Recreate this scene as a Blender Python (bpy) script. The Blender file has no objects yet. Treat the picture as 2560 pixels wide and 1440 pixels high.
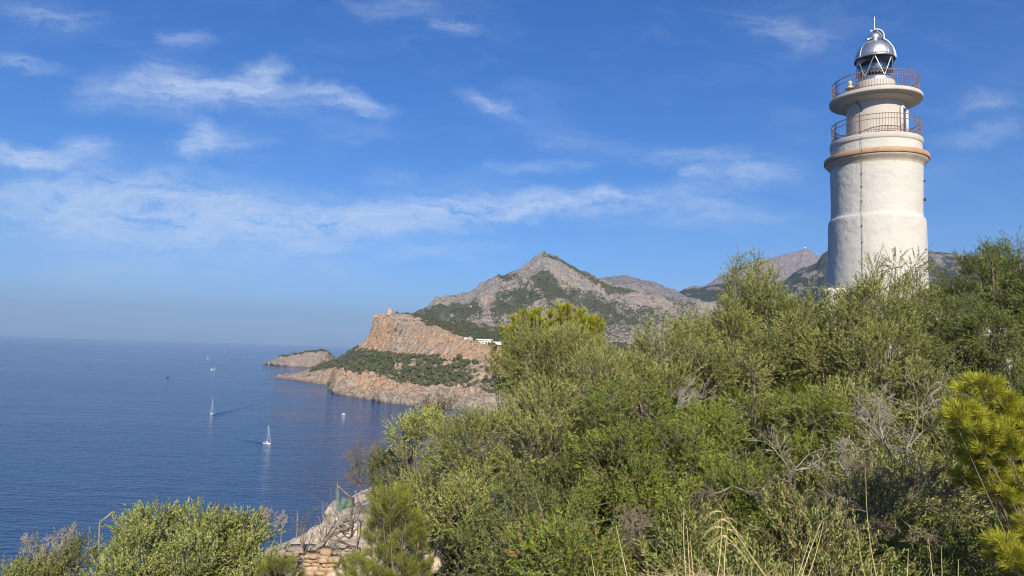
import bpy, math, random
import numpy as np
from mathutils import Matrix, Vector

# ------------------------------------------------------------------ camera
scene = bpy.context.scene
COL = scene.collection
F = 1850.0                      # focal length in photo pixels (2560 wide)
CAMZ = 100.0                    # eye height above the sea
PITCH, ROLL = math.radians(4.80), math.radians(1.88)
M = Matrix.Rotation(math.pi / 2 + PITCH, 4, 'X') @ Matrix.Rotation(ROLL, 4, 'Z')
cd = bpy.data.cameras.new('camera'); cam = bpy.data.objects.new('camera', cd); COL.objects.link(cam)
cd.sensor_width = 36.0; cd.lens = 36.0 * F / 2560.0
cd.clip_start = 0.1; cd.clip_end = 200000.0
cam.matrix_world = Matrix.Translation((0, 0, CAMZ)) @ M
scene.camera = cam
M3 = np.array(M.to_3x3())
scene.view_settings.view_transform = 'Standard'; scene.view_settings.look = 'None'
scene.view_settings.exposure = 0.45; scene.view_settings.gamma = 1.0
try: scene.view_settings.use_curve_mapping = False
except Exception: pass
cy = scene.cycles
cy.max_bounces = 6; cy.diffuse_bounces = 2; cy.glossy_bounces = 3; cy.transmission_bounces = 4
cy.transparent_max_bounces = 8; cy.volume_bounces = 1; cy.caustics_reflective = False; cy.caustics_refractive = False
cy.filter_width = 1.15

def ray(px, py):
    """direction of a photo pixel, as numpy (N,3), scaled so that y = 1"""
    px = np.asarray(px, float); py = np.asarray(py, float)
    l = np.stack([(px - 1280) / F, -(py - 720) / F, -np.ones_like(px)], -1)
    w = l @ M3.T
    return w / w[..., 1:2]
CAM = np.array([0, 0, CAMZ])
def P(px, py, d): return CAM + ray(px, py) * np.asarray(d, float)[..., None]
def SEA(px, py):
    r = ray(px, py); return CAM + r * (CAMZ / -r[..., 2:3])

# ------------------------------------------------------------------ sun and sky
SUN_EL, SUN_AZ = math.radians(30), math.radians(172)    # azimuth clockwise from +Y
sd = bpy.data.lights.new('sun', 'SUN'); sun = bpy.data.objects.new('sun', sd); COL.objects.link(sun)
sd.energy = 5.0; sd.angle = math.radians(0.53); sd.color = (1.0, 0.91, 0.79)
sv = Vector((math.sin(SUN_AZ) * math.cos(SUN_EL), math.cos(SUN_AZ) * math.cos(SUN_EL), math.sin(SUN_EL)))
sun.rotation_euler = sv.to_track_quat('Z', 'Y').to_euler(); sun.location = (0, -50, 160)

class NT:
    """tiny helper around a node tree"""
    def __init__(s, nt): s.nt = nt; s.n = nt.nodes; s.l = nt.links
    def add(s, t, ins=None, **kw):
        n = s.n.new(t)
        for k, v in kw.items(): setattr(n, k, v)
        for k, v in (ins or {}).items(): s.put(n.inputs[k], v)
        return n
    def put(s, i, v):
        if isinstance(v, bpy.types.NodeSocket): s.l.new(v, i)
        elif isinstance(v, bpy.types.Node): s.l.new(v.outputs[0], i)
        else: i.default_value = v
    def math(s, op, a, b=0.0, c=0.0, clamp=False):
        n = s.n.new('ShaderNodeMath'); n.operation = op; n.use_clamp = clamp
        s.put(n.inputs[0], a); s.put(n.inputs[1], b); s.put(n.inputs[2], c); return n.outputs[0]
    def mix(s, f, a, b, mode='MIX'):
        n = s.n.new('ShaderNodeMix'); n.data_type = 'RGBA'; n.blend_type = mode
        s.put(n.inputs[0], f); s.put(n.inputs[6], a); s.put(n.inputs[7], b); return n.outputs[2]
    def noise(s, vec, scale, detail=3.0, rough=0.55, dist=0.0):
        n = s.add('ShaderNodeTexNoise', {'Scale': scale, 'Detail': detail, 'Roughness': rough, 'Distortion': dist})
        if vec is not None: s.put(n.inputs['Vector'], vec)
        return n.outputs['Fac']
    def ramp(s, f, stops):
        n = s.n.new('ShaderNodeValToRGB'); e = n.color_ramp.elements
        while len(e) < len(stops): e.new(0.5)
        for k, (p, c) in enumerate(stops):
            e[k].position = p
            e[k].color = (c, c, c, 1) if not isinstance(c, tuple) else (*c, 1)
        s.put(n.inputs[0], f); return n.outputs[0]
    def rng(s, v, a, b, c=0.0, d=1.0, smooth=False):
        n = s.n.new('ShaderNodeMapRange'); n.clamp = True
        if smooth: n.interpolation_type = 'SMOOTHSTEP'
        for k, x in zip(range(5), (v, a, b, c, d)): s.put(n.inputs[k], x)
        return n.outputs[0]
    def scale(s, vec, sc, rot=(0, 0, 0), loc=(0, 0, 0)):
        n = s.add('ShaderNodeMapping', {'Vector': vec, 'Scale': sc, 'Rotation': rot, 'Location': loc}); return n.outputs[0]

W = bpy.data.worlds.new('World'); scene.world = W; W.use_nodes = True
w = NT(W.node_tree); w.n.clear()
sky = w.add('ShaderNodeTexSky', sky_type='NISHITA', sun_disc=False, sun_elevation=SUN_EL, sun_rotation=SUN_AZ,
            altitude=100.0, air_density=1.05, dust_density=0.35, ozone_density=4.0)
tc = w.add('ShaderNodeTexCoord').outputs['Generated']
sx = w.add('ShaderNodeSeparateXYZ', {0: tc})
yy = w.math('MAXIMUM', sx.outputs[1], 0.12)
u = w.math('DIVIDE', sx.outputs[0], yy); v = w.math('DIVIDE', sx.outputs[2], yy)
uv = w.add('ShaderNodeCombineXYZ', {0: u, 1: v, 2: 0.0}).outputs[0]
warp = w.add('ShaderNodeTexNoise', {'Vector': uv, 'Scale': 5.0, 'Detail': 8.0, 'Roughness': 0.66})
wv = w.add('ShaderNodeVectorMath', {0: warp.outputs['Color'], 1: (0.5, 0.5, 0.5)}, operation='SUBTRACT')
wv = w.add('ShaderNodeVectorMath', {0: wv.outputs[0], 1: (0.11, 0.07, 0.0)}, operation='MULTIPLY')
warp2 = w.add('ShaderNodeTexNoise', {'Vector': w.scale(uv, (1.0, 1.8, 1.0)), 'Scale': 16.0, 'Detail': 7.0, 'Roughness': 0.62})
wv2 = w.add('ShaderNodeVectorMath', {0: warp2.outputs['Color'], 1: (0.5, 0.5, 0.5)}, operation='SUBTRACT')
wv2 = w.add('ShaderNodeVectorMath', {0: wv2.outputs[0], 1: (0.07, 0.03, 0.0)}, operation='MULTIPLY')
wv = w.add('ShaderNodeVectorMath', {0: wv.outputs[0], 1: wv2.outputs[0]}, operation='ADD')
uvw = w.add('ShaderNodeVectorMath', {0: uv, 1: wv.outputs[0]}, operation='ADD').outputs[0]
wisps = [  # (x0, y0, x1, y1, half width px, strength)
    (150, 235, 420, 235, 42, .55), (330, 190, 560, 250, 60, .45), (420, 235, 700, 240, 30, .75), (600, 190, 740, 175, 42, .75),
    (700, 215, 990, 288, 24, .85), (560, 215, 800, 265, 40, .5), (250, 215, 640, 225, 70, .28),
    (-60, 350, 200, 412, 26, .95), (-40, 135, 160, 168, 18, .6), (410, 395, 610, 335, 36, .6), (150, 355, 300, 368, 24, .5),
    (460, 350, 700, 395, 34, .25), (-60, 530, 420, 480, 60, .38), (-60, 545, 700, 560, 40, .42), (350, 490, 900, 560, 34, .3),
    (600, 575, 1300, 545, 34, .5), (1000, 545, 1680, 490, 26, .62), (1250, 500, 1950, 545, 42, .36), (1450, 500, 1620, 480, 16, .5),
    (1640, 455, 2060, 415, 34, .5), (1680, 430, 1760, 460, 20, .4), (1120, 210, 1340, 300, 20, .28), (1150, 230, 1480, 330, 60, .13),
    (1040, 62, 1210, 90, 13, .42), (1180, 430, 1520, 408, 17, .33), (880, 632, 1340, 622, 20, .36), (700, 602, 900, 608, 14, .38),
    (2310, 358, 2600, 315, 28, .36), (-100, 640, 700, 660, 90, .16), (1780, 20, 2200, 130, 70, .16), (780, 370, 960, 325, 18, .2),
    (850, 0, 1300, 60, 70, .12), (-50, 20, 250, 60, 60, .14), (380, 90, 560, 85, 30, .16), (300, 620, 1000, 660, 60, .14),
    (900, 470, 1500, 520, 45, .18), (1600, 380, 2000, 400, 30, .15), (2380, 260, 2600, 240, 40, .13), (-60, 430, 500, 440, 60, .22),
    (0, 500, 1000, 520, 60, .30), (700, 560, 1500, 520, 30, .45), (200, 590, 1200, 560, 50, .25), (1500, 500, 2100, 570, 40, .22), (-100, 590, 1100, 610, 110, .34), (-100, 500, 700, 500, 50, .30), (880, 460, 1060, 440, 30, .28), (-60, 470, 120, 465, 14, .35), (-80, 15, 300, 50, 26, .35), (380, 70, 560, 100, 18, .35), (860, 5, 1120, 40, 20, .28), (1800, 20, 2120, 120, 24, .34), (2080, 470, 2560, 420, 40, .16), (1300, 330, 1620, 380, 30, .22), (1560, 395, 1900, 385, 16, .32), (2300, 270, 2600, 250, 22, .25), (1130, 212, 1330, 290, 12, .4), (440, 370, 520, 400, 24, .35), (480, 345, 560, 350, 22, .4), (300, 300, 1100, 330, 60, .10), (1900, 330, 2100, 300, 50, .10), (-60, 380, 300, 400, 30, .4)]
tot = None
for (x0, y0, x1, y1, hw, st) in wisps:
    a, b = ray(x0, y0), ray(x1, y1)
    a2, b2 = np.array([a[0], a[2]]), np.array([b[0], b[2]])
    c = (a2 + b2) / 2; dd = b2 - a2; L = np.linalg.norm(dd) / 2 * 1.15
    ang = math.atan2(dd[1], dd[0])
    mp = w.add('ShaderNodeMapping', {'Vector': uvw, 'Location': (c[0], c[1], 0), 'Rotation': (0, 0, ang),
               'Scale': (L * 1.1, hw / F * 1.95, 1)}, vector_type='TEXTURE')
    ln = w.add('ShaderNodeVectorMath', {0: mp.outputs[0]}, operation='LENGTH')
    g = w.rng(ln.outputs['Value'], 1.0, 0.05, 0.0, st * 0.92, True)
    tot = g if tot is None else w.math('ADD', tot, g)
fib = w.noise(w.scale(uvw, (5.0, 20.0, 1.0), (0, 0, -0.06)), 1.6, 8.0, 0.66, 0.5)
fib2 = w.noise(w.scale(uvw, (7.0, 34.0, 1.0), (0, 0, 0.30)), 2.6, 7.0, 0.68, 0.6)
fib3 = w.noise(w.scale(uvw, (16.0, 100.0, 1.0), (0, 0, 0.12)), 2.0, 7.0, 0.72, 1.0)
fb = w.math('ADD', w.math('ADD', w.math('MULTIPLY', fib, 0.42), w.math('MULTIPLY', fib2, 0.28)), w.math('MULTIPLY', fib3, 0.30))
fb = w.rng(fb, 0.405, 0.60, 0.0, 1.25)
cm = w.math('MULTIPLY', w.math('POWER', tot, 1.25), w.math('ADD', 0.10, w.math('MULTIPLY', fb, 1.25)))
cm = w.math('MULTIPLY', w.math('SUBTRACT', 1.0, w.math('POWER', 2.718, w.math('MULTIPLY', cm, -1.0))), 0.72)
veil = w.math('MULTIPLY', w.rng(fib, 0.5, 0.75, 0.0, 0.10), w.rng(v, 0.02, 0.2, 1.0, 0.5))
cm = w.math('MINIMUM', w.math('ADD', cm, veil), 0.62)
hs = w.add('ShaderNodeHueSaturation', {'Hue': 0.5, 'Saturation': 1.30, 'Value': 1.0, 'Color': sky.outputs[0]})
skyc = w.mix(1.0, hs.outputs[0], (0.98, 1.03, 1.17, 1), 'MULTIPLY')
skyc = w.mix(1.0, skyc, w.ramp(w.rng(v, 0.0, 0.45), [(0.0, (0.56, 0.82, 1.36)), (0.10, (0.62, 0.84, 1.20)), (0.4, (0.75, 0.88, 1.05)), (0.9, (0.74, 0.88, 1.08))]), 'MULTIPLY')
col = w.mix(cm, skyc, (8.2, 9.3, 10.8, 1))
bg = w.add('ShaderNodeBackground', {'Color': col, 'Strength': 0.072})
w.add('ShaderNodeOutputWorld', {'Surface': bg.outputs[0]})

# ------------------------------------------------------------------ helpers
rs = np.random.RandomState(7)
def tag(o, label=None, cat=None, group=None, kind=None):
    if label: o['label'] = label
    if cat: o['category'] = cat
    if group: o['group'] = group
    if kind: o['kind'] = kind
    return o
def empty(name, loc, rz=0.0):
    o = bpy.data.objects.new(name, None); COL.objects.link(o); o.location = loc; o.rotation_euler = (0, 0, rz)
    o.empty_display_size = 0.3; return o
def mesh(name, V, Fc, mat, parent=None, smooth=True, attrs=None, origin=None):
    """V (N,3); Fc = (K,3) or (K,4) int array, or list of such arrays"""
    V = np.asarray(V, np.float64)
    if parent is not None and origin is None: origin = np.array(parent.location)
    if origin is not None: V = V - np.asarray(origin)
    me = bpy.data.meshes.new(name)
    fs = Fc if isinstance(Fc, list) else [Fc]
    fs = [np.asarray(f, np.int32) for f in fs if len(f)]
    nl = sum(f.size for f in fs); nf = sum(len(f) for f in fs)
    me.vertices.add(len(V)); me.vertices.foreach_set('co', V.astype(np.float32).ravel())
    me.loops.add(nl); me.loops.foreach_set('vertex_index', np.concatenate([f.ravel() for f in fs]))
    me.polygons.add(nf)
    st = np.concatenate([[0], np.cumsum(np.concatenate([np.full(len(f), f.shape[1]) for f in fs]))])[:-1]
    me.polygons.foreach_set('loop_start', st.astype(np.int32))
    if smooth: me.polygons.foreach_set('use_smooth', np.ones(nf, bool))
    me.update(calc_edges=True)
    for k, a in (attrs or {}).items():
        dom = 'FACE' if len(a) == nf and len(a) != len(V) else 'POINT'
        at = me.attributes.new(k, 'FLOAT', dom); at.data.foreach_set('value', np.asarray(a, np.float32))
    for m_ in (mat if isinstance(mat, (list, tuple)) else [mat]): me.materials.append(m_)
    o = bpy.data.objects.new(name, me); COL.objects.link(o)
    if parent is not None: o.parent = parent
    elif origin is not None: o.location = origin
    return o

def hash3(i, j, k, seed):
    n = (i * 374761393 + j * 668265263 + k * 2147483647 + seed * 1274126177) & 0xffffffff
    n = ((n ^ (n >> 13)) * 1274126177) & 0xffffffff
    n = ((n ^ (n >> 16)) * 2246822519) & 0xffffffff
    return ((n ^ (n >> 15)) & 0xffffff) / float(0xffffff)
def vnoise(p, seed=0):
    p = np.asarray(p, float); i = np.floor(p).astype(np.int64); f = p - i; f = f * f * f * (f * (f * 6 - 15) + 10)
    r = 0
    for a in (0, 1):
        for b in (0, 1):
            for c in (0, 1):
                wgt = (f[..., 0] if a else 1 - f[..., 0]) * (f[..., 1] if b else 1 - f[..., 1]) * (f[..., 2] if c else 1 - f[..., 2])
                r = r + wgt * hash3(i[..., 0] + a, i[..., 1] + b, i[..., 2] + c, seed)
    return r * 2 - 1
def fbm(p, sc, octv=5, seed=0, gain=0.5, ridged=False):
    p = np.asarray(p, float) / np.asarray(sc, float); a, t, r = 1.0, 0.0, 0
    for o in range(octv):
        n = vnoise(p * 2.03 ** o + o * 17.3, seed + o)
        if ridged: n = 1 - 2 * np.abs(n)
        r = r + a * n; t += a; a *= gain
    return r / t
def sstep(x, a, b):
    t = np.clip((x - a) / (b - a), 0, 1); return t * t * (3 - 2 * t)
def nrm(a): return a / np.maximum(np.linalg.norm(a, axis=-1, keepdims=True), 1e-9)
def grid_faces(n, m):
    i = np.arange(n * m).reshape(n, m)
    return np.stack([i[:-1, :-1], i[1:, :-1], i[1:, 1:], i[:-1, 1:]], -1).reshape(-1, 4)
def lathe(prof, seg, c=(0, 0, 0), cap=False):
    prof = np.asarray(prof, float); a = np.linspace(0, 2 * math.pi, seg, endpoint=False)
    V = np.stack([prof[:, 0][:, None] * np.cos(a), prof[:, 0][:, None] * np.sin(a), np.repeat(prof[:, 1][:, None], seg, 1)], -1).reshape(-1, 3) + np.array(c)
    i = np.arange(len(prof) * seg).reshape(len(prof), seg); j = np.roll(i, -1, 1)
    return V, np.stack([i[:-1], j[:-1], j[1:], i[1:]], -1).reshape(-1, 4)
def tubes(A, B, ra, rb, sides=4):
    A = np.atleast_2d(A).astype(float); B = np.atleast_2d(B).astype(float); n = len(A)
    ra = np.broadcast_to(ra, (n,)); rb = np.broadcast_to(rb, (n,))
    d = nrm(B - A); ref = np.where(np.abs(d[:, 2:3]) > 0.9, [[1.0, 0, 0]], [[0, 0, 1.0]])
    s = nrm(np.cross(d, ref)); t = np.cross(d, s)
    a = np.arange(sides) * 2 * math.pi / sides
    ring = s[:, None] * np.cos(a)[None, :, None] + t[:, None] * np.sin(a)[None, :, None]
    V = np.stack([A[:, None] + ring * ra[:, None, None], B[:, None] + ring * rb[:, None, None]], 1).reshape(-1, 3)
    i = np.arange(n)[:, None] * 2 * sides + np.arange(sides)[None]; j = np.arange(n)[:, None] * 2 * sides + (np.arange(sides) + 1) % sides
    return V, np.stack([i, j, j + sides, i + sides], -1).reshape(-1, 4)
def polytube(pts, rad, sides=8):
    pts = np.asarray(pts, float); n = len(pts); rad = np.broadcast_to(rad, (n,))
    t = nrm(np.gradient(pts, axis=0)); ref = np.array([0, 0, 1.0]) if abs(t[0, 2]) < 0.95 else np.array([1.0, 0, 0])
    s = nrm(np.cross(t, ref)); b = np.cross(t, s); a = np.arange(sides) * 2 * math.pi / sides
    V = (pts[:, None] + (s[:, None] * np.cos(a)[None, :, None] + b[:, None] * np.sin(a)[None, :, None]) * rad[:, None, None]).reshape(-1, 3)
    i = np.arange(n * sides).reshape(n, sides); j = np.roll(i, -1, 1)
    return V, np.stack([i[:-1], j[:-1], j[1:], i[1:]], -1).reshape(-1, 4)
def box(c, s, R=None):
    c = np.asarray(c, float); s = np.asarray(s, float) / 2
    v = np.array([[x, y, z] for x in (-1, 1) for y in (-1, 1) for z in (-1, 1)], float) * s
    if R is not None: v = v @ np.asarray(R).T
    f = np.array([[0, 1, 3, 2], [4, 6, 7, 5], [0, 4, 5, 1], [2, 3, 7, 6], [0, 2, 6, 4], [1, 5, 7, 3]])
    return v + c, f
def join(parts):
    V, Fs, o = [], {}, 0
    for v, f in parts:
        f = np.asarray(f)
        V.append(v); Fs.setdefault(f.shape[1], []).append(f + o); o += len(v)
    return np.concatenate(V), [np.concatenate(x) for x in Fs.values()]

def mat(name, color=(0.5, 0.5, 0.5), rough=0.7, metal=0.0, spec=0.5):
    m = bpy.data.materials.new(name); m.use_nodes = True; n = NT(m.node_tree)
    b = n.n['Principled BSDF']; b.inputs['Base Color'].default_value = (*color, 1)
    b.inputs['Roughness'].default_value = rough; b.inputs['Metallic'].default_value = metal
    b.inputs['Specular IOR Level'].default_value = spec
    return m, n, b
def wpos(n): return n.add('ShaderNodeNewGeometry').outputs['Position']
def vary(m_tuple, a, b_, scale, detail=4, bump=0.0, bscale=None, dist=0.1):
    """base colour varying between two colours by world noise, optional bump"""
    m, n, b = m_tuple; p = wpos(n)
    f = n.rng(n.noise(p, scale, detail), 0.35, 0.65)
    n.put(b.inputs['Base Color'], n.mix(f, (*a, 1), (*b_, 1)))
    if bump:
        bp = n.add('ShaderNodeBump', {'Height': n.noise(p, bscale or scale * 4, 5), 'Strength': bump, 'Distance': dist})
        n.put(b.inputs['Normal'], bp)
    return m

# ------------------------------------------------------------------ sea
m, n, b = mat('sea_water', (0.008, 0.030, 0.075), 0.12)
b.inputs['IOR'].default_value = 1.33
p = wpos(n)
w1 = n.noise(n.scale(p, (0.10, 0.22, 0.1), (0, 0, 0.10)), 1.0, 3, 0.55, 0.3)
w2 = n.noise(n.scale(p, (0.33, 0.62, 0.3), (0, 0, -0.25)), 1.0, 3, 0.6, 0.4)
w3 = n.noise(n.scale(p, (0.016, 0.045, 0.02), (0, 0, 0.06)), 1.0, 2, 0.5)
patch = n.rng(n.noise(n.scale(p, (0.0016, 0.0045, 0.002), (0, 0, 0.12)), 1.0, 4, 0.6, 0.5), 0.35, 0.65)
hgt = n.math('ADD', n.math('MULTIPLY', n.rng(w1, .3, .7), 1.3), n.math('MULTIPLY', w2, 0.6))
hgt = n.math('ADD', hgt, n.math('MULTIPLY', w3, 4.0))
bp = n.add('ShaderNodeBump', {'Height': hgt, 'Strength': n.rng(patch, 0, 1, 0.75, 1.0), 'Distance': 0.9})
n.put(b.inputs['Normal'], bp)
n.put(b.inputs['Roughness'], n.rng(patch, 0, 1, 0.07, 0.14))
n.put(b.inputs['Base Color'], n.mix(patch, (0.010, 0.045, 0.118, 1), (0.017, 0.070, 0.172, 1)))
SEAMAT = m
rr = np.concatenate([[0.0], np.geomspace(60, 36000, 60)])
V, Fq = lathe([(r, 0) for r in rr[1:]], 128)
tag(mesh('sea', np.concatenate([V, [[0, 0, 0]]]), [Fq, np.stack([np.full(128, len(V)), np.arange(128), (np.arange(128) + 1) % 128], -1)], m, smooth=False), kind='structure')

# ------------------------------------------------------------------ land forms
def rock_mat(name, rocks, warm, veg, dark, s=1.0, stria=True):
    """limestone with ochre streaks and green scrub where the attribute 'veg' is high; s = metres scale"""
    m, n, b = mat(name, (0.3, 0.28, 0.25), 0.92, spec=0.2); p = wpos(n)
    va = n.add('ShaderNodeAttribute', attribute_name='veg').outputs['Fac']
    wa = n.add('ShaderNodeAttribute', attribute_name='warm').outputs['Fac']
    st = n.noise(n.scale(p, (1 / (9 * s), 1 / (9 * s), 1 / (70 * s))), 1.0, 6, 0.65, 0.6)
    fine = n.noise(p, 1 / (9 * s), 6, 0.68)
    c = n.mix(n.rng(st, 0.32, 0.68), (*rocks[0], 1), (*rocks[1], 1))
    c = n.mix(n.math('MULTIPLY', n.rng(fine, 0.40, 0.66), 0.55), c, (*rocks[2], 1))
    wf = n.math('MULTIPLY', wa, n.rng(n.noise(n.scale(p, (1 / (18 * s), 1 / (18 * s), 1 / (45 * s))), 1.0, 5, 0.62, 0.8), 0.33, 0.6))
    c = n.mix(wf, c, (*warm, 1))
    crack = n.rng(n.noise(n.scale(p, (1 / (9 * s), 1 / (9 * s), 1 / (24 * s))), 1.0, 6, 0.75, 1.2), 0.38, 0.46)
    c = n.mix(crack, n.mix(0.55, c, (*dark, 1)), c)
    vf = n.rng(n.math('ADD', va, n.math('MULTIPLY', n.math('SUBTRACT', n.noise(p, 1 / (16 * s), 6, 0.72), 0.5), 1.5)), 0.44, 0.56)
    vc = n.mix(n.rng(n.noise(p, 1 / (8 * s), 4, 0.7), 0.35, 0.65), (*veg[0], 1), (*veg[1], 1))
    c = n.mix(vf, c, vc)
    zz = n.add('ShaderNodeSeparateXYZ', {0: p}).outputs[2]
    wet = n.rng(n.math('ADD', zz, n.math('MULTIPLY', fine, 9.0)), 4.0, 10.5, 0.62, 0.0)
    c = n.mix(wet, c, (0.075, 0.062, 0.05, 1))
    bed = n.rng(n.noise(n.scale(p, (1 / (60 * s), 1 / (60 * s), 1 / (3.2 * s)), (0.12, 0.06, 0)), 1.0, 5, 0.65, 0.6), 0.38, 0.46)
    c = n.mix(n.math('MULTIPLY', n.math('SUBTRACT', 1.0, bed), 0.35), c, (*dark, 1))
    n.put(b.inputs['Base Color'], c)
    h = n.math('ADD', n.math('MULTIPLY', st, 1.0), n.math('MULTIPLY', fine, 0.8))
    n.put(b.inputs['Normal'], n.add('ShaderNodeBump', {'Height': h, 'Strength': 1.0, 'Distance': 14.0 * s}))
    return m

def landform(name, cols, nu, nv, matr, amp, sc, vegfn, warmfn, seed=0, octv=6, keep=None, kind='structure', vstretch=1.0, shore=True, tipf=None):
    """cols: list of columns; each column a list of (px, py, depth or None for sea level) or ('b', dx, dy, z) back points
    relative to the previous one.  Bilinear loft, then fractal displacement along the normal."""
    C3, CP = [], []
    for col_ in cols:
        pts, pix = [], []
        for q in col_:
            if q[0] == 'b':
                pts.append(np.array([pts[-1][0] + q[1], pts[-1][1] + q[2], q[3]])); pix.append(pix[-1])
            elif q[2] is None:
                s_ = SEA(q[0], q[1]); s_[2] = -1.5; pts.append(s_); pix.append((q[0], q[1]))
            else:
                pts.append(P(q[0], q[1], q[2])); pix.append((q[0], q[1]))
        C3.append(pts); CP.append(pix)
    C3 = np.array(C3); CP = np.array(CP, float)         # (ncol, nrail, 3)
    nc, nr = C3.shape[:2]
    # spread samples by arc length
    cs = np.concatenate([[0], np.cumsum(np.maximum(5, np.linalg.norm(np.diff(CP[:, :-1], axis=0), axis=-1).max(1)))]); cs /= cs[-1]
    rl = np.linalg.norm(np.diff(C3, axis=1), axis=-1).mean(0); rl[-1] = min(rl[-1], rl[:-1].sum() * 0.2)
    rsq = np.concatenate([[0], np.cumsum(rl)]); rsq /= rsq[-1]
    uu = np.linspace(0, 1, nu); vv = np.linspace(0, 1, nv)
    def interp(A):
        B = np.stack([[np.interp(uu, cs, A[:, j, k]) for k in range(A.shape[2])] for j in range(nr)], 0)   # nr,k,nu
        B = np.transpose(B, (2, 0, 1))
        return np.stack([[np.interp(vv, rsq, B[i, :, k]) for k in range(A.shape[2])] for i in range(nu)], 0).transpose(0, 2, 1)
    G = interp(C3); PX = interp(CP)
    du = np.gradient(G, axis=0); dv = np.gradient(G, axis=1)
    N = nrm(np.cross(du, dv)); 
    if (N[:, :nv // 2, 1].mean()) > 0: N = -N
    # smooth normals a little
    for _ in range(6):
        N = nrm(N + np.roll(N, 1, 0) + np.roll(N, -1, 0) + np.roll(N, 1, 1) + np.roll(N, -1, 1))
    ridge_v = rsq[-2] if keep is None else rsq[keep]
    k = 0.16 + 0.84 * sstep(np.abs(vv - ridge_v), 0.0, 0.14)
    k = k[None] * np.ones((nu, 1))
    Q = G * np.array([1, 1, 1 / vstretch])
    h1 = fbm(Q, sc, octv, seed, 0.52, True); h2 = fbm(Q, sc * 0.28, octv, seed + 20, 0.6, True)
    if tipf is not None: k = k * tipf(PX[..., 0], PX[..., 1])
    h = amp * (0.70 * (h1 - 0.1) + 0.38 * h2)
    G2 = G + N * (h * k)[..., None]
    fine = fbm(Q, sc * 0.09, 3, seed + 40, 0.6)
    G2 = G2 + N * (fine * amp * 0.10)[..., None] + np.array([0, 0, 1]) * (fine * amp * 0.05)[..., None]
    base = sstep(vv, 0, 0.02)[None, :, None]
    if shore: G2[..., 2] = np.where(vv[None] < 0.004, np.minimum(G2[..., 2], -1.0), G2[..., 2])
    du = np.gradient(G2, axis=0); dv = np.gradient(G2, axis=1); N2 = nrm(np.cross(du, dv)); N2 = np.where(N2[..., 2:3] < 0, -N2, N2)
    veg = vegfn(PX[..., 0], PX[..., 1], G2, N2); warm = warmfn(PX[..., 0], PX[..., 1], G2, N2)
    o = mesh(name, G2.reshape(-1, 3), grid_faces(nu, nv), matr, attrs={'veg': veg.ravel(), 'warm': warm.ravel()})
    tag(o, kind=kind)
    return G2, N2, veg, PX

def blob(X, Y, x, y, rx, ry, rot=0.0):
    c, s = math.cos(rot), math.sin(rot); a = (X - x) * c + (Y - y) * s; b_ = -(X - x) * s + (Y - y) * c
    return np.exp(-((a / rx) ** 2 + (b_ / ry) ** 2))

VEG = [(0.062, 0.072, 0.032), (0.125, 0.125, 0.065)]
hm = rock_mat('headland_rock', [(0.36, 0.29, 0.215), (0.70, 0.55, 0.39), (0.40, 0.37, 0.32)], (0.82, 0.46, 0.21), VEG, (0.10, 0.08, 0.065), 1.0)
D4 = [2060, 2040, 2000, 1975, 1930, 1870, 1760, 1680, 1600, 1530, 1450, 1400, 1380]
def hcol(k, w0, r1, r2, r3, r4, r5, d1, d2, d3):
    d = D4[k]
    return [(*w0, None), (*r1, d1), (*r2, d2), (*r3, d3), (*r4, d), (*r5, d + 380 + k * 40), ('b', 60, 500, -5)]
hc = [
 hcol(0, (686, 944), (728, 938), (835, 904), (915, 862), (934, 803), (936, 801), 2235, 2190, 2110),
 hcol(1, (735, 951), (765, 934), (850, 905), (922, 866), (941, 799), (944, 799), 2120, 2110, 2060),
 hcol(2, (785, 959), (805, 934), (865, 908), (938, 876), (962, 798), (966, 797), 2000, 2010, 2000),
 hcol(3, (822, 963), (835, 932), (880, 910), (950, 880), (980, 799), (990, 797), 1940, 1950, 1940),
 hcol(4, (829, 981), (850, 934), (900, 915), (965, 884), (1000, 803), (1020, 798), 1690, 1790, 1880),
 hcol(5, (868, 991), (888, 948), (930, 925), (1000, 891), (1040, 811), (1065, 801), 1590, 1690, 1820),
 hcol(6, (940, 1004), (950, 966), (980, 937), (1040, 894), (1085, 827), (1120, 806), 1490, 1590, 1720),
 hcol(7, (1010, 1013), (1020, 979), (1040, 946), (1085, 893), (1125, 841), (1170, 813), 1430, 1520, 1640),
 hcol(8, (1080, 1019), (1085, 985), (1100, 950), (1130, 897), (1165, 855), (1210, 822), 1390, 1470, 1570),
 hcol(9, (1150, 1025), (1150, 995), (1160, 955), (1180, 905), (1205, 870), (1255, 835), 1360, 1430, 1500),
 hcol(10, (1250, 1033), (1250, 1005), (1250, 965), (1250, 925), (1262, 888), (1310, 850), 1320, 1370, 1420),
 hcol(11, (1400, 1047), (1400, 1012), (1400, 970), (1400, 940), (1400, 905), (1420, 865), 1270, 1320, 1370),
 hcol(12, (1650, 1070), (1650, 1025), (1650, 980), (1650, 950), (1650, 920), (1650, 880), 1220, 1270, 1330)]
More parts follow.
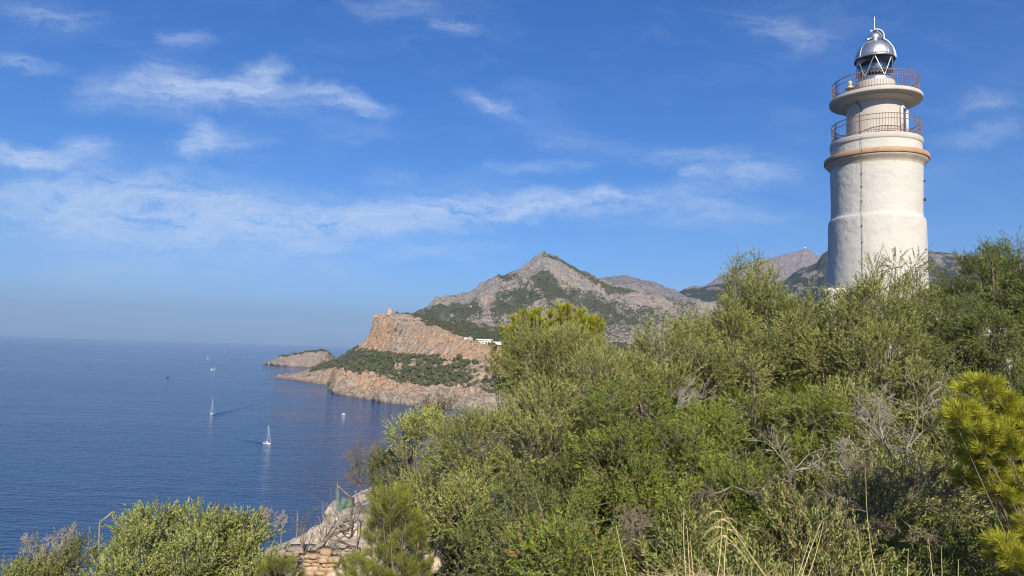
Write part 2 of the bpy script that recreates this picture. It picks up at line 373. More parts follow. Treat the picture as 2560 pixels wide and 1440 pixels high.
def hveg(X, Y, G, N):
    # tree slope between the shore rocks and the cliff; plateau behind the cliff
    lo = np.interp(X, [760, 800, 850, 900, 960, 1040, 1120, 1200, 1300], [932, 930, 930, 948, 966, 977, 985, 992, 1000])
    hi = np.interp(X, [760, 850, 900, 930, 1000, 1050, 1100, 1150, 1210, 1300], [925, 895, 868, 873, 888, 895, 890, 900, 912, 930])
    top = np.interp(X, [930, 960, 1000, 1040, 1085, 1125, 1165, 1205, 1262, 1400], [803, 796, 801, 809, 825, 839, 853, 868, 886, 903])
    a = sstep(Y, hi - 3, hi + 6) * (1 - sstep(Y, lo - 8, lo + 3)) * sstep(X, 770, 800)
    b_ = 1 - sstep(Y, top - 4, top + 1)
    sp = 0.42 * fbm(G, 60, 3, 5)
    return np.clip(0.14 + 0.40 * a + 0.70 * b_ * (1 - a) + sp * 1.1 + .22 * fbm(G, 18, 3, 45) + 0.8 * blob(X, Y, 840, 912, 60, 12, -.15) + .3 * blob(X, Y, 900, 915, 50, 25), 0, 1)
def hwarm(X, Y, G, N):
    return np.clip(0.30 + 0.9 * blob(X, Y, 950, 835, 30, 40) + 0.5 * blob(X, Y, 1180, 880, 70, 26) + 0.7 * blob(X, Y, 960, 975, 90, 10, .25)
                   + 0.7 * blob(X, Y, 880, 935, 40, 12) + 0.5 * blob(X, Y, 1080, 850, 60, 25) + 0.3 * fbm(G, 90, 3, 8), 0, 1) * (1 - 0.75 * sstep(Y, 988, 1008)) * (1 - 0.6 * sstep(-X, -800, -740))
HG, HN, HV, HP = landform('headland', hc, 600, 400, hm, 30, 100, hveg, hwarm, seed=3, keep=4, vstretch=1.9, tipf=lambda X, Y: .35 + .65 * sstep(X, 800, 930))

def icol(x, yw, ytop, x2=None):
    x2 = x if x2 is None else x2
    d0 = SEA(x, yw)[1]
    ym = (yw + ytop) / 2
    return [(x, yw, None), (x * .6 + x2 * .4, yw + (ytop - yw) * 0.45, d0 + 18), (x2, ytop + 4 * (yw - ytop) / 45, d0 + 60), (x2, ytop, d0 + 95), ('b', 20, 160, -5)]
im = rock_mat('islet_rock', [(0.33, 0.27, 0.215), (0.46, 0.385, 0.31), (0.36, 0.32, 0.28)], (0.50, 0.33, 0.20), VEG, (0.14, 0.12, 0.09), 1.2)
ic = [icol(656, 910.5, 909.5), icol(672, 912.5, 906), icol(690, 914, 900), icol(702, 915, 892), icol(725, 916.5, 888), icol(750, 917.5, 884), icol(775, 918.5, 878),
      icol(800, 919, 875), icol(818, 919, 876), icol(832, 918, 889), icol(840, 917, 903), icol(846, 915.5, 912)]
landform('islet', ic, 180, 90, im, 16, 80, lambda X, Y, G, N: np.clip(0.12 + 0.9 * (1 - sstep(Y, np.interp(X, [690, 725, 775, 818, 840], [896, 892, 884, 880, 895]) - 1,
         np.interp(X, [690, 725, 775, 818, 840], [896, 892, 884, 880, 895]) + 3)), 0, 1),
         lambda X, Y, G, N: 0.35 + 0 * X, seed=13, vstretch=1.4)

# main mountain
mm = rock_mat('mountain_rock', [(0.32, 0.285, 0.25), (0.46, 0.41, 0.355), (0.335, 0.32, 0.295)], (0.60, 0.38, 0.23), [(0.062, 0.076, 0.036), (0.125, 0.13, 0.070)], (0.09, 0.085, 0.08), 1.5)
skyl = [(985, 803), (1030, 794), (1060, 776), (1092, 745), (1130, 737), (1160, 732), (1190, 722), (1220, 701), (1250, 690), (1300, 676), (1320, 656), (1340, 639), (1355, 632),
        (1375, 637), (1420, 662), (1460, 684), (1500, 699), (1560, 718), (1620, 735), (1700, 752), (1770, 768), (1840, 790), (1950, 810), (2150, 830)]
mc = []
for k, (x, y) in enumerate(skyl):
    hgt_ = 905 - y
    q = np.interp(x, [985, 1355, 2150], [0, 1, 0.3])
    dr = 3300 + 350 * q
    mc.append([(x + 25 * q, 905, 2350), (x + 12, y + hgt_ * 0.62, 2700), (x + 6, y + hgt_ * 0.40, 2950 + 100 * q), (x + 3, y + hgt_ * 0.17, 3120 + 230 * q), (x, y, dr), ('b', 40, 500, 150.0), ('b', 80, 900, -5.0)])
def mveg(X, Y, G, N):
    # green: lower slope, flank right of the summit, scattered on cliffs
    top = np.interp(X, [985, 1060, 1130, 1220, 1300, 1355, 1450, 1560, 1700, 1840], [800, 790, 775, 740, 700, 660, 675, 710, 748, 790])
    low = sstep(Y, top + 6, top + 40)
    v = 0.08 + 0.30 * low
    v += 0.75 * blob(X, Y, 1120, 790, 70, 14, -.05) + 0.7 * blob(X, Y, 1300, 770, 70, 28) + 0.55 * blob(X, Y, 1210, 800, 120, 16) 
    v += 0.9 * blob(X, Y, 1420, 672, 75, 9, 0.50) + 0.8 * blob(X, Y, 1560, 735, 110, 12, 0.22) + 0.5 * blob(X, Y, 1370, 652, 22, 9, .5)
    v += 0.6 * blob(X, Y, 1270, 700, 26, 10) + 0.55 * blob(X, Y, 1500, 800, 110, 18, .3) + 0.6 * blob(X, Y, 1370, 730, 35, 16, .6)
    v -= 0.75 * blob(X, Y, 1430, 712, 75, 16, .42) + 0.7 * blob(X, Y, 1340, 675, 28, 22) + 0.8 * blob(X, Y, 1590, 768, 60, 18, .3) + 0.55 * blob(X, Y, 1180, 745, 80, 10, -.3)
    v -= 2.2 * blob(X, Y, 1225, 778, 10, 30) + 0.7 * blob(X, Y, 1275, 785, 14, 16) + 0.5 * blob(X, Y, 1340, 790, 30, 12)
    v = 0.9 * v + 0.42 * fbm(G, 150, 5, 31, .62) + 0.30 * fbm(G, 38, 3, 37) + 0.0
    return np.clip(v, 0, .9)
def mwarm(X, Y, G, N):
    return np.clip(0.10 + 1.0 * blob(X, Y, 1225, 778, 9, 30) + 0.5 * blob(X, Y, 1410, 728, 25, 22) + 0.6 * blob(X, Y, 1495, 727, 14, 14) + 0.45 * blob(X, Y, 1590, 770, 60, 20) + 0.6 * blob(X, Y, 1275, 785, 14, 14) + 0.25 * fbm(G, 160, 3, 4), 0, 1)
MG, MN, MV, MP = landform('mountain', mc, 460, 230, mm, 85, 330, mveg, mwarm, seed=9, keep=4, vstretch=1.25)

def ridge(name, sk, d0, d1, ybase, matr, amp, sc, vegc, seed, nu=220, nv=110, warm=0.1):
    cc = [[(x, ybase, d0), (x, y + (ybase - y) * .45, d0 + (d1 - d0) * .45), (x, y, d1), ('b', 0, (d1 - d0) * .7 + 500, 0.0)] for x, y in sk]
    return landform(name, cc, nu, nv, matr, amp, sc, vegc if callable(vegc) else (lambda X, Y, G, N: np.clip(vegc + 0.35 * fbm(G, sc * .6, 4, seed), 0, 1)),
                    lambda X, Y, G, N: warm + 0 * X, seed=seed, keep=2)
greym = rock_mat('pale_rock', [(0.26, 0.24, 0.225), (0.34, 0.315, 0.295), (0.29, 0.275, 0.27)], (0.42, 0.32, 0.25), [(0.03, 0.045, 0.026), (0.05, 0.062, 0.035)], (0.12, 0.11, 0.11), 4.0)
ridge('hills', [(1440, 720), (1480, 697), (1520, 691), (1560, 686), (1590, 694), (1620, 703), (1640, 707), (1660, 716), (1690, 726), (1720, 742), (1760, 752), (1830, 770), (1900, 800)], 3900, 4700, 880, greym, 55, 330, 0.12, 51)
ridge('hills', [(1640, 770), (1690, 733), (1715, 719), (1740, 713), (1765, 716), (1790, 712), (1830, 702), (1860, 704), (1900, 715), (1990, 735), (2100, 745), (2300, 760)], 4600, 5600, 880, greym, 60, 420,
      lambda X, Y, G, N: np.clip(0.72 - 0.9 * blob(X, Y, 1725, 716, 20, 5) - 0.6 * blob(X, Y, 1785, 728, 14, 6) + 0.3 * fbm(G, 300, 4, 52), 0, 1), 52)
pm = rock_mat('peak_rock', [(0.30, 0.255, 0.24), (0.36, 0.31, 0.29), (0.32, 0.28, 0.27)], (0.42, 0.29, 0.25), [(0.04, 0.055, 0.035), (0.05, 0.062, 0.04)], (0.18, 0.16, 0.155), 6.0)
ridge('mountain', [(1700, 750), (1760, 716), (1800, 690), (1840, 672), (1880, 655), (1915, 646), (1945, 640), (1975, 633), (1992, 628), (2008, 622), (2018, 622), (2032, 630), (2050, 642), (2075, 652), (2150, 668), (2300, 690)],
      7600, 8800, 860, pm, 80, 700, 0.05, 53, warm=0.5)
ridge('hills', [(1900, 735), (1960, 700), (2000, 672), (2030, 664), (2046, 655), (2054, 640), (2062, 631), (2090, 622), (2150, 612), (2230, 612), (2300, 624), (2320, 627), (2345, 631), (2375, 633), (2400, 635), (2425, 641), (2460, 648), (2520, 660), (2650, 690)],
      3600, 4700, 880, greym, 60, 380,
      lambda X, Y, G, N: np.clip(0.66 - 0.6 * blob(X, Y, 2335, 650, 22, 14) - 0.5 * blob(X, Y, 2385, 643, 22, 5) - 0.5 * blob(X, Y, 2030, 690, 26, 8) + 0.35 * fbm(G, 240, 4, 54), 0, 1), 54, warm=0.3)

# ------------------------------------------------------------------ lighthouse
LD = 41.0; LPX = 2191.0
LS = LD / F * math.cos(math.atan((LPX - 1280) / F)) * 1.003
def lz(py): return float(P(LPX, py, LD)[2])
LB = P(LPX, 640, LD); GZ = CAMZ - 4.6
LC = np.array([LB[0], LB[1], 0.0])
m, n, b = mat('white_plaster', (0.66, 0.63, 0.57), 0.85, spec=0.25); p = wpos(n)
pt = n.noise(n.scale(p, (0.9, 0.9, 1.3)), 1.0, 5, 0.6)
lump = n.noise(p, 3.2, 4, 0.6); fine = n.noise(p, 16.0, 4, 0.6)
c = n.mix(n.rng(pt, 0.35, 0.7), (0.56, 0.535, 0.47, 1), (0.51, 0.485, 0.425, 1))
drip = n.rng(n.noise(n.scale(p, (2.2, 2.2, 0.16)), 1.0, 5, 0.7), 0.56, 0.72)
c = n.mix(n.math('MULTIPLY', drip, 0.09), c, (0.45, 0.39, 0.31, 1))
n.put(b.inputs['Base Color'], c)
n.put(b.inputs['Normal'], n.add('ShaderNodeBump', {'Height': n.math('ADD', lump, n.math('MULTIPLY', fine, 0.35)), 'Strength': 0.5, 'Distance': 0.09}))
plaster = m
smooth_plaster = vary(mat('smooth_plaster', rough=0.8, spec=0.25), (0.53, 0.49, 0.42), (0.47, 0.43, 0.365), 1.3, 5, 0.25, 9, 0.03)
stone_tan = vary(mat('tan_stone', rough=0.85, spec=0.25), (0.48, 0.31, 0.185), (0.40, 0.25, 0.15), 2.0, 5, 0.4, 14, 0.03)
stone_grey = vary(mat('weathered_stone', rough=0.85, spec=0.25), (0.52, 0.45, 0.35), (0.42, 0.36, 0.28), 2.0, 5, 0.4, 14, 0.03)
iron = vary(mat('rusty_iron', rough=0.7, spec=0.3), (0.17, 0.115, 0.09), (0.32, 0.19, 0.12), 3.0, 4)
steel = vary(mat('galvanised_steel', rough=0.36, metal=0.85), (0.55, 0.56, 0.57), (0.42, 0.43, 0.44), 2.5, 4)
dome_m = vary(mat('dome_metal', rough=0.42, metal=0.9), (0.62, 0.62, 0.61), (0.50, 0.50, 0.50), 1.6, 5)
whitep = mat('white_paint', (0.75, 0.75, 0.73), 0.5)[0]
darkm = mat('dark_metal', (0.04, 0.04, 0.045), 0.5)[0]
m, n, b = mat('lantern_glass', (0.8, 0.9, 0.9), 0.03)
b.inputs['Transmission Weight'].default_value = 1.0; b.inputs['IOR'].default_value = 1.38; glass = m
lensm = mat('lens_glass', (0.80, 0.84, 0.83), 0.16, 0.35)[0]

lh = empty('lighthouse', (LC[0], LC[1], GZ))
tag(lh, 'white round lighthouse tower with silver dome and two railed galleries above the bushes', 'lighthouse')
def R(px): return px * LS
def lat(name, prof, mt, seg=96, attr=None, parent=None):
    V, Fq = lathe([(R(r), lz(y)) for r, y in prof], seg, (LC[0], LC[1], 0))
    par = parent or lh
    return mesh(name, V, Fq, mt, None, origin=np.array(lh.location)) if False else _child(name, V, Fq, mt, par)
def worldloc(o):
    L = Vector(o.location)
    while o.parent: o = o.parent; L = L + o.location
    return np.array(L)
def _child(name, V, Fc, mt, par, smooth=True, attrs=None):
    return mesh(name, V, Fc, mt, par, smooth, attrs, origin=worldloc(par))
# rough rendered shaft with real unevenness
prof = [(128, 1080), (127.5, 900), (127, 760), (126.3, 690), (125.6, 640), (125, 600), (124.7, 562), (124.4, 557.5), (123.2, 554), (118.6, 549.5), (117.3, 546), (117.0, 530), (117.2, 500), (118, 460), (118.8, 428)]
pr = []
for (r0, y0), (r1, y1) in zip(prof[:-1], prof[1:]):
    k = max(2, int(abs(y0 - y1) / 4))
    pr += [(r0 + (r1 - r0) * t / k, y0 + (y1 - y0) * t / k) for t in range(k)]
pr.append(prof[-1])
V, Fq = lathe([(R(r), lz(y)) for r, y in pr], 240, (LC[0], LC[1], 0))
rad = nrm((V - LC) * np.array([1, 1, 0]))
V = V + rad * (0.016 * fbm(V, 0.8, 3, 61) + 0.014 * fbm(V, 0.28, 3, 62))[:, None]
_child('tower_shaft', V, Fq, plaster, lh)
def ringp(name, prof, mt, seg=128): return lat(name, prof, mt, seg)
o = ringp('cornice', [(118.6, 428), (119, 424), (123, 420), (128, 415), (131.5, 412), (131.5, 410.2), (118, 410.2)], stone_grey)
o = ringp('cornice_band', [(118, 409.6), (134.0, 409.6), (135.2, 408.5), (135.2, 399.5), (134.2, 398), (116.5, 396.5), (116.5, 409)], stone_tan)
V, Fq = lathe([(R(116.7), lz(397)), (R(116.9), lz(385)), (R(116.6), lz(372.5))], 200, (LC[0], LC[1], 0)); V = V + nrm((V - LC) * [1, 1, 0]) * (0.01 * fbm(V, 0.3, 3, 63))[:, None]
_child('parapet_wall', V, Fq, plaster, lh)
ringp('gallery_floor', [(116, 373), (119, 371), (119.8, 368), (119.8, 361), (119.2, 359), (74, 357)], smooth_plaster)
ringp('upper_drum', [(75.4, 360), (75.2, 330), (75, 300), (75, 268)], smooth_plaster, 160)
ringp('gallery_slab', [(74.6, 269.5), (96, 264.5), (103.5, 262.5), (104, 260.5), (118.5, 259.5), (120.4, 258.8), (120.8, 257), (120.8, 252.0), (119.8, 250.3), (50, 249)], smooth_plaster, 160)
ringp('lantern_base', [(52.3, 252), (52.0, 225), (52.0, 212), (51.2, 210.5), (40, 210)], smooth_plaster)
ringp('lantern_sill', [(49.8, 210.5), (49.8, 203.5), (48.8, 202.5), (30, 202.5)], steel)
V, Fq = lathe([(R(48.2), lz(203)), (R(48.2), lz(152.5))], 96, (LC[0], LC[1], 0))
_child('lantern_glass', V, Fq, glass, lh)
lens = _child('lens', *lathe([(0.02, lz(204)), (R(15), lz(204)), (R(15), lz(195)), (R(26), lz(193)), (R(31), lz(186)), (R(31), lz(168)), (R(26), lz(158)), (R(12), lz(155)), (0.02, lz(155))], 32, (LC[0], LC[1], 0)), lensm, lh)
ceil = _child('lantern_ceiling', *lathe([(0.02, lz(152)), (R(49), lz(151.5))], 48, (LC[0], LC[1], 0)), steel, lh)
prof = [(50.5, 153.5), (53.2, 152.5), (53.2, 150), (51.5, 148.5)]
for t in np.linspace(0, 1, 16):
    a = t * math.pi / 2 * 0.93
    prof.append((51.2 * math.cos(a) ** 0.92, 148.5 - 45 * math.sin(a)))
dome = ringp('dome', prof, dome_m, 96)
_child('dome_rim', *lathe([(R(50), lz(154.5)), (R(53.6), lz(154.2)), (R(54), lz(152.6)), (R(53.6), lz(151.2)), (R(51), lz(150.8))], 96, (LC[0], LC[1], 0)), darkm, dome)
# meridian seams
for k in range(8):
    a = k * math.pi / 4 + 0.3
    pts = [LC + np.array([R(r + .3) * math.cos(a), R(r + .3) * math.sin(a), lz(y)]) for r, y in prof[4:]]
    _child('dome_seam', *polytube(pts, 0.012, 5), steel, dome)
cup = ringp('ventilator_ball', [(9.5, 105), (9.8, 101), (14.5, 100.2), (15, 99), (15.2, 95), (14.2, 90), (11, 86.2), (6.5, 83.8), (2.5, 82.8), (2.2, 79), (1.2, 77)], dome_m, 48)
# lightning rod, vane and antenna
top = lz(78)
_child('lightning_rod', *join([tubes([[LC[0], LC[1], top]], [[LC[0], LC[1], lz(54)]], 0.024, 0.016, 8), tubes([[LC[0], LC[1], lz(54)]], [[LC[0], LC[1], lz(43)]], 0.030, 0.026, 8),
       tubes([[LC[0], LC[1], lz(43)]], [[LC[0], LC[1], lz(41)]], 0.02, 0.004, 6)] + [tubes([[LC[0], LC[1], lz(y)]], [[LC[0], LC[1], lz(y - 1.2)]], 0.05, 0.05, 8) for y in (72, 66, 60)]), steel, lh)
ez = np.array([0, 0, 1.0]); ex = np.array([1.0, 0, 0])
q = LC + [0, 0, lz(77.3)]
_child('wind_sensor', *join([tubes([q - ex * R(10)], [q + ex * R(9)], 0.014, 0.014, 6), box(q - ex * R(10) + ez * -0.02, (R(4.5), 0.05, 0.10)), tubes([q + ex * R(8)], [q + ex * R(8) + ez * 0.12], 0.03, 0.03, 8)]), whitep, lh)
wire = [LC + [R(1), 0, lz(55)], LC + [R(6), 0, lz(62)], LC + [R(5.5), 0, lz(70)], LC + [R(3), 0, lz(78)]]
_child('aerial_wire', *polytube(wire, 0.008, 5), darkm, lh)
# ventilator guard hoop on the left of the ball
a_ = np.linspace(0, 2 * math.pi, 40)
hoop = np.stack([LC[0] + R(19) * np.cos(a_), LC[1] + R(19) * np.sin(a_), np.full(40, lz(98))], 1)
_child('guard_ring', *join([polytube(hoop, 0.016, 6)] + [tubes([hoop[k] * 1.0], [LC + [R(14) * math.cos(a_[k]), R(14) * math.sin(a_[k]), lz(101)]], 0.012, 0.012, 5) for k in (0, 7, 13, 20, 26, 33)]), steel, cup)
_child('vent_pipe', *join([tubes([LC + [-R(24), -0.1, lz(102)]], [LC + [-R(12), -0.1, lz(97)]], 0.05, 0.08, 10)]), steel, cup)
# ladder curved over the dome: two stringers and rungs, on the right-hand side
side = nrm(np.array([math.cos(-0.18), math.sin(-0.18), 0.0])); perp = np.array([-side[1], side[0], 0])
def arcpts(keys, n_=24):
    keys = np.array(keys, float); t = np.linspace(0, len(keys) - 1, n_)
    i = np.clip(t.astype(int), 0, len(keys) - 2); f = t - i
    km = np.vstack([2 * keys[0] - keys[1], keys, 2 * keys[-1] - keys[-2]]); p0, p1, p2, p3 = km[i], km[i + 1], km[i + 2], km[i + 3]; f = f[:, None]
    return 0.5 * (2 * p1 + (p2 - p0) * f + (2 * p0 - 5 * p1 + 4 * p2 - p3) * f * f + (3 * p1 - p0 - 3 * p2 + p3) * f ** 3)
lad = arcpts([(53.5, 148), (53, 140), (50, 130), (44, 119), (35, 109), (27, 103), (22, 101.5), (23, 97), (22.5, 90), (18.5, 83), (12, 78), (4, 76.5), (-1, 77)], 40)
ladm, pts2 = [], []
for s_ in (-0.17, 0.17):
    pts = np.array([LC + side * R(r) + perp * s_ + ez * (lz(y)) for r, y in lad]); pts2.append(pts); ladm.append(polytube(pts, 0.036, 8))
ladder = _child('dome_ladder', *join(ladm), whitep, lh)
_child('ladder_rungs', *tubes(pts2[0][1::1], pts2[1][1::1], 0.018, 0.018, 6), whitep, ladder)
# lattice of the lantern: six triangles
bars = []
for k in range(6):
    aT0 = math.radians(-90 + 3 + 30 + 60 * k); aB = aT0 + math.radians(30); aT1 = aT0 + math.radians(60)
    for aa in (aT0, aT1):
        bars.append((LC + [R(49.5) * math.cos(aa), R(49.5) * math.sin(aa), lz(152)], LC + [R(49.5) * math.cos(aB), R(49.5) * math.sin(aB), lz(203)]))
for A_, B_ in bars: _child('astragal', *tubes([A_], [B_], 0.028, 0.028, 6), steel, lh)
for y in (170.5,):
    pass
# galleries' railings
def railing(rpx, ytop, ybot, nb, off, mids, ymin=None):
    parts = []; a_ = np.linspace(0, 2 * math.pi, 97)
    def ring(y, rad_): 
        pts = np.stack([LC[0] + R(rpx) * np.cos(a_), LC[1] + R(rpx) * np.sin(a_), np.full(97, lz(y))], 1); return polytube(pts, rad_, 6)
    o = _child('railing', *ring(ytop, 0.022), iron, lh)
    for y in mids: _child('rail', *ring(y, 0.018), iron, o)
    aa = np.arange(nb) * 2 * math.pi / nb + off
    A_ = np.stack([LC[0] + R(rpx) * np.cos(aa), LC[1] + R(rpx) * np.sin(aa), np.full(nb, lz(ybot + 2))], 1); B_ = A_.copy(); B_[:, 2] = lz(ytop)
    for k in range(nb):
        _child('baluster', *tubes([A_[k]], [B_[k]], 0.0105 if k % 12 else 0.022, 0.0105 if k % 12 else 0.022, 4), iron, o)
    return o
railing(114.6, 314, 356, 96, 0.02, (326, 352))
railing(111.8, 209, 249, 96, 0.05, (221, 245))
# lightning cable with clips down the front, door and small fittings
def onwall(px, y, rpx, out=0.03):
    """point on the shaft at horizontal photo offset px from the axis (front side)"""
    s_ = np.clip((px - LPX) / rpx, -1, 1); th = math.asin(s_) ; f = nrm(np.array([-LC[0], -LC[1], 0.0])); r_ = np.array([-f[1], f[0], 0.0])
    if r_[0] < 0: r_ = -r_
    return LC + (f * math.cos(th) + r_ * math.sin(th)) * (R(rpx) + out) + ez * lz(y)
cab = [onwall(2158, y, r_, o_) for y, r_, o_ in [(760, 127, .05), (700, 126.5, .05), (640, 125.8, .05), (600, 125.2, .05), (558, 124.8, .05), (548, 121, .07), (538, 117.6, .06), (500, 117.4, .05), (450, 118.4, .05), (428, 119, .05), (412, 133, .05), (398, 135.5, .04), (394, 120, .05), (375, 117, .08), (366, 120, .04)]]
gcab = mat('grey_cable', (0.16, 0.15, 0.14), 0.6)[0]
cable = _child('lightning_cable', *polytube(cab, 0.010, 5), gcab, lh)
for y in (700, 660, 620, 580, 520, 485, 455):
    q = onwall(2158, y, np.interp(y, [428, 538, 560, 700], [118.8, 117, 125, 126.5]), .04); _child('cable_clip', *box(q, (0.06, 0.05, 0.04)), gcab, cable)
cab2 = [onwall(2155, y, 75.2, .03) for y in (357, 320, 295)]; _child('drum_cable', *polytube(cab2, 0.012, 5), stone_grey, lh)
_child('spotlight_arm', *tubes([onwall(2161, 291, 75.2, .03)], [onwall(2155, 271, 75.2, .45)], 0.03, 0.03, 6), darkm, lh)
q0, q1 = onwall(2262.5, 357, 75, .0), onwall(2262.5, 272, 75, .0)
ro = nrm(q0 - LC * [1, 1, 0] - [0, 0, q0[2]]); 
Rz = np.array([[ro[0], -ro[1], 0], [ro[1], ro[0], 0], [0, 0, 1]])
qc = (q0 + q1) / 2 - ro * 0.03
dr_ = _child('gallery_door', *box(qc + ro * 0.02 - ez * 0.15, (0.05, 0.50, 2.0 * 0.78), Rz), darkm, lh)
_child('door_frame', *join([box(qc + ro * 0.06 - ez * 0.15 + (Rz @ np.array([0, s_ * 0.46, 0])), (0.12, 0.10, 1.7), Rz) for s_ in (-1, 1)] + [box(qc + ro * 0.06 + ez * 0.73, (0.08, 0.62, 0.08), Rz)]), whitep, dr_)
for (y, s_) in ((463, .07), (507, .11), (632, .05)):
    q = onwall(2308, y, np.interp(y, [428, 538, 560, 700], [118.8, 117, 125, 126.5]), .05)
    _child('wall_bracket', *box(q, (s_, s_, s_ * 1.3)), darkm, lh)
# small fog lamp on its bracket at the left of the upper gallery
lp = onwall(2129, 214, 60, 0.10); 
ml = _child('bracket_shelf', *join([box(lp + ez * (-0.02), (0.42, 0.42, 0.07)), tubes([lp + ez * -0.05], [lp + ez * -0.9 + nrm(LC * [1, 1, 0] - lp * [1, 1, 0]) * 0.35], 0.16, 0.03, 4)]), iron, lh)
_child('signal_lamp', *lathe([(0.02, 0.02), (0.16, 0.02), (0.16, 0.10), (0.11, 0.12), (0.11, 0.30), (0.14, 0.31), (0.12, 0.37), (0.03, 0.42), (0.02, 0.50), (0.001, 0.52)], 20, lp), whitep, ml)
_child('lamp_lens', *lathe([(0.122, 0.13), (0.125, 0.29)], 20, lp), mat('amber_glass', (0.5, 0.36, 0.08), 0.2)[0], ml)
# keeper's house: low white block behind the bushes
hx0, hx1 = P(2057, 720, 42)[0], P(2640, 720, 50)[0]; hz = float(P(2062, 775, 42.5)[2])
kh = empty('keepers_house', ((hx0 + hx1) / 2, 47.5, GZ)); tag(kh, 'low white flat-roofed house behind the bushes at the foot of the lighthouse', 'house')
V, Fq = box(((hx0 + hx1) / 2 , 47.2, (GZ + hz) / 2), (hx1 - hx0, 9.0, hz - GZ)); _child('wall', V, Fq, smooth_plaster, kh, False)
V, Fq = box(((hx0 + hx1) / 2, 47.2, hz + 0.10), (hx1 - hx0 + .3, 9.3, 0.2)); _child('roof', V, Fq, stone_grey, kh, False)
for k in range(5):
    x_ = hx0 + 2.0 + k * 2.6
    wn = _child('window', *box((x_, 42.66, GZ + 1.7), (0.9, 0.10, 1.2)), darkm, kh, False)
    _child('shutter', *join([box((x_ + s_ * 0.7, 42.62, GZ + 1.7), (0.45, 0.06, 1.3)) for s_ in (-1, 1)]), vary(mat('green_shutter'), (0.03, .10, .06), (.05, .13, .08), 3), wn, False)

# ------------------------------------------------------------------ near ground
def ground(x, y):
    x = np.asarray(x, float); y = np.asarray(y, float)
    z = -1.75 - 0.14 * np.maximum(y, 0) 
    z = np.maximum(z, -4.6)
    z = z - 1.25 * np.maximum(0, -(x + 0.6))
    e = np.where(y > 13, -3.4 + (y - 13) * 0.42, -3.4 - (13 - y) * 0.45)
    d = np.maximum(0, e - x)
    z = z - 1.1 * d - 0.02 * d ** 2 * 0.5
    z = z + 0.25 * fbm(np.stack([x, y, 0 * x], -1), 3.0, 4, 71) + 0.6 * sstep(d, 1, 5) * fbm(np.stack([x, y, 0 * x], -1), 7.0, 4, 72, ridged=True)
    return np.maximum(z + CAMZ, -3)
gx = np.concatenate([-np.geomspace(110, 8, 50), np.linspace(-7.8, 26, 240), np.geomspace(26.5, 400, 40)])
gy = np.concatenate([np.linspace(-60, -4, 24), np.linspace(-3.5, 24, 200), np.geomspace(24.4, 420, 70)])
GX, GY = np.meshgrid(gx, gy, indexing='ij'); GG = np.stack([GX, GY, ground(GX, GY)], -1)
m, n, b = mat('stony_soil', (0.2, 0.16, 0.11), 0.95, spec=0.15); p = wpos(n)
f1 = n.noise(p, 0.7, 6, 0.65); f2 = n.noise(p, 7, 5, 0.65)
c = n.mix(n.rng(f1, 0.4, 0.6), (0.17, 0.125, 0.08, 1), (0.30, 0.24, 0.17, 1)); c = n.mix(n.rng(f2, 0.42, 0.6), c, (0.11, 0.09, 0.055, 1))
c = n.mix(n.rng(n.noise(p, 1.7, 6, 0.7), 0.58, 0.64), c, (0.42, 0.36, 0.28, 1))
n.put(b.inputs['Base Color'], c); n.put(b.inputs['Normal'], n.add('ShaderNodeBump', {'Height': n.math('ADD', f1, f2), 'Strength': 0.8, 'Distance': 0.15}))
soil = m
tag(mesh('ground', GG.reshape(-1, 3), grid_faces(len(gx), len(gy)), soil), kind='structure')

# ------------------------------------------------------------------ foliage
def leafmat(name, stops, back=None, rough=0.55, tr=0.11, patch=0.35, pscale=1.6):
    m = bpy.data.materials.new(name); m.use_nodes = True; n = NT(m.node_tree); b = n.n['Principled BSDF']; out = n.n['Material Output']
    t = n.add('ShaderNodeAttribute', attribute_name='tone').outputs['Fac']
    c = n.ramp(t, stops)
    pf = n.rng(n.noise(wpos(n), pscale, 4, 0.6), 0.35, 0.65)
    c = n.mix(n.math('MULTIPLY', pf, patch), c, (*[x * 0.62 for x in stops[0][1]], 1))
    if back:
        bf = n.add('ShaderNodeNewGeometry').outputs['Backfacing']
        c = n.mix(n.math('MULTIPLY', bf, 0.75), c, (*back, 1))
    c = n.mix(1.0, c, (1.30, 1.27, 1.22, 1), 'MULTIPLY'); n.put(b.inputs['Base Color'], c); b.inputs['Roughness'].default_value = rough; b.inputs['Specular IOR Level'].default_value = 0.14
    t_ = n.add('ShaderNodeBsdfTranslucent', {'Color': n.mix(1.0, c, (1.1, 1.15, 0.5, 1), 'MULTIPLY')})
    mx = n.add('ShaderNodeMixShader', {0: tr, 1: b.outputs[0], 2: t_.outputs[0]}); n.l.new(mx.outputs[0], out.inputs[0])
    return m
# tone 0..1; values above 0.93 are dead leaves
olive_m = leafmat('olive_leaf', [(0.0, (0.065, 0.090, 0.014)), (0.45, (0.180, 0.200, 0.038)), (0.88, (0.38, 0.38, 0.110)), (0.94, (0.24, 0.17, 0.08)), (1.0, (0.34, 0.19, 0.09))], (0.26, 0.28, 0.11))
green_m = leafmat('mastic_leaf', [(0.0, (0.060, 0.088, 0.016)), (0.45, (0.150, 0.190, 0.020)), (0.9, (0.30, 0.34, 0.050)), (0.95, (0.22, 0.15, 0.06)), (1.0, (0.30, 0.13, 0.06))], (0.15, 0.19, 0.045))
dark_m = leafmat('dark_leaf', [(0.0, (0.045, 0.070, 0.016)), (0.5, (0.120, 0.145, 0.032)), (0.92, (0.23, 0.25, 0.065)), (1.0, (0.22, 0.17, 0.10))], (0.14, 0.17, 0.055))
yel_m = leafmat('yellow_green_leaf', [(0.0, (0.09, 0.12, 0.018)), (0.5, (0.24, 0.26, 0.042)), (0.92, (0.46, 0.46, 0.11)), (1.0, (0.30, 0.24, 0.10))], (0.28, 0.31, 0.14))
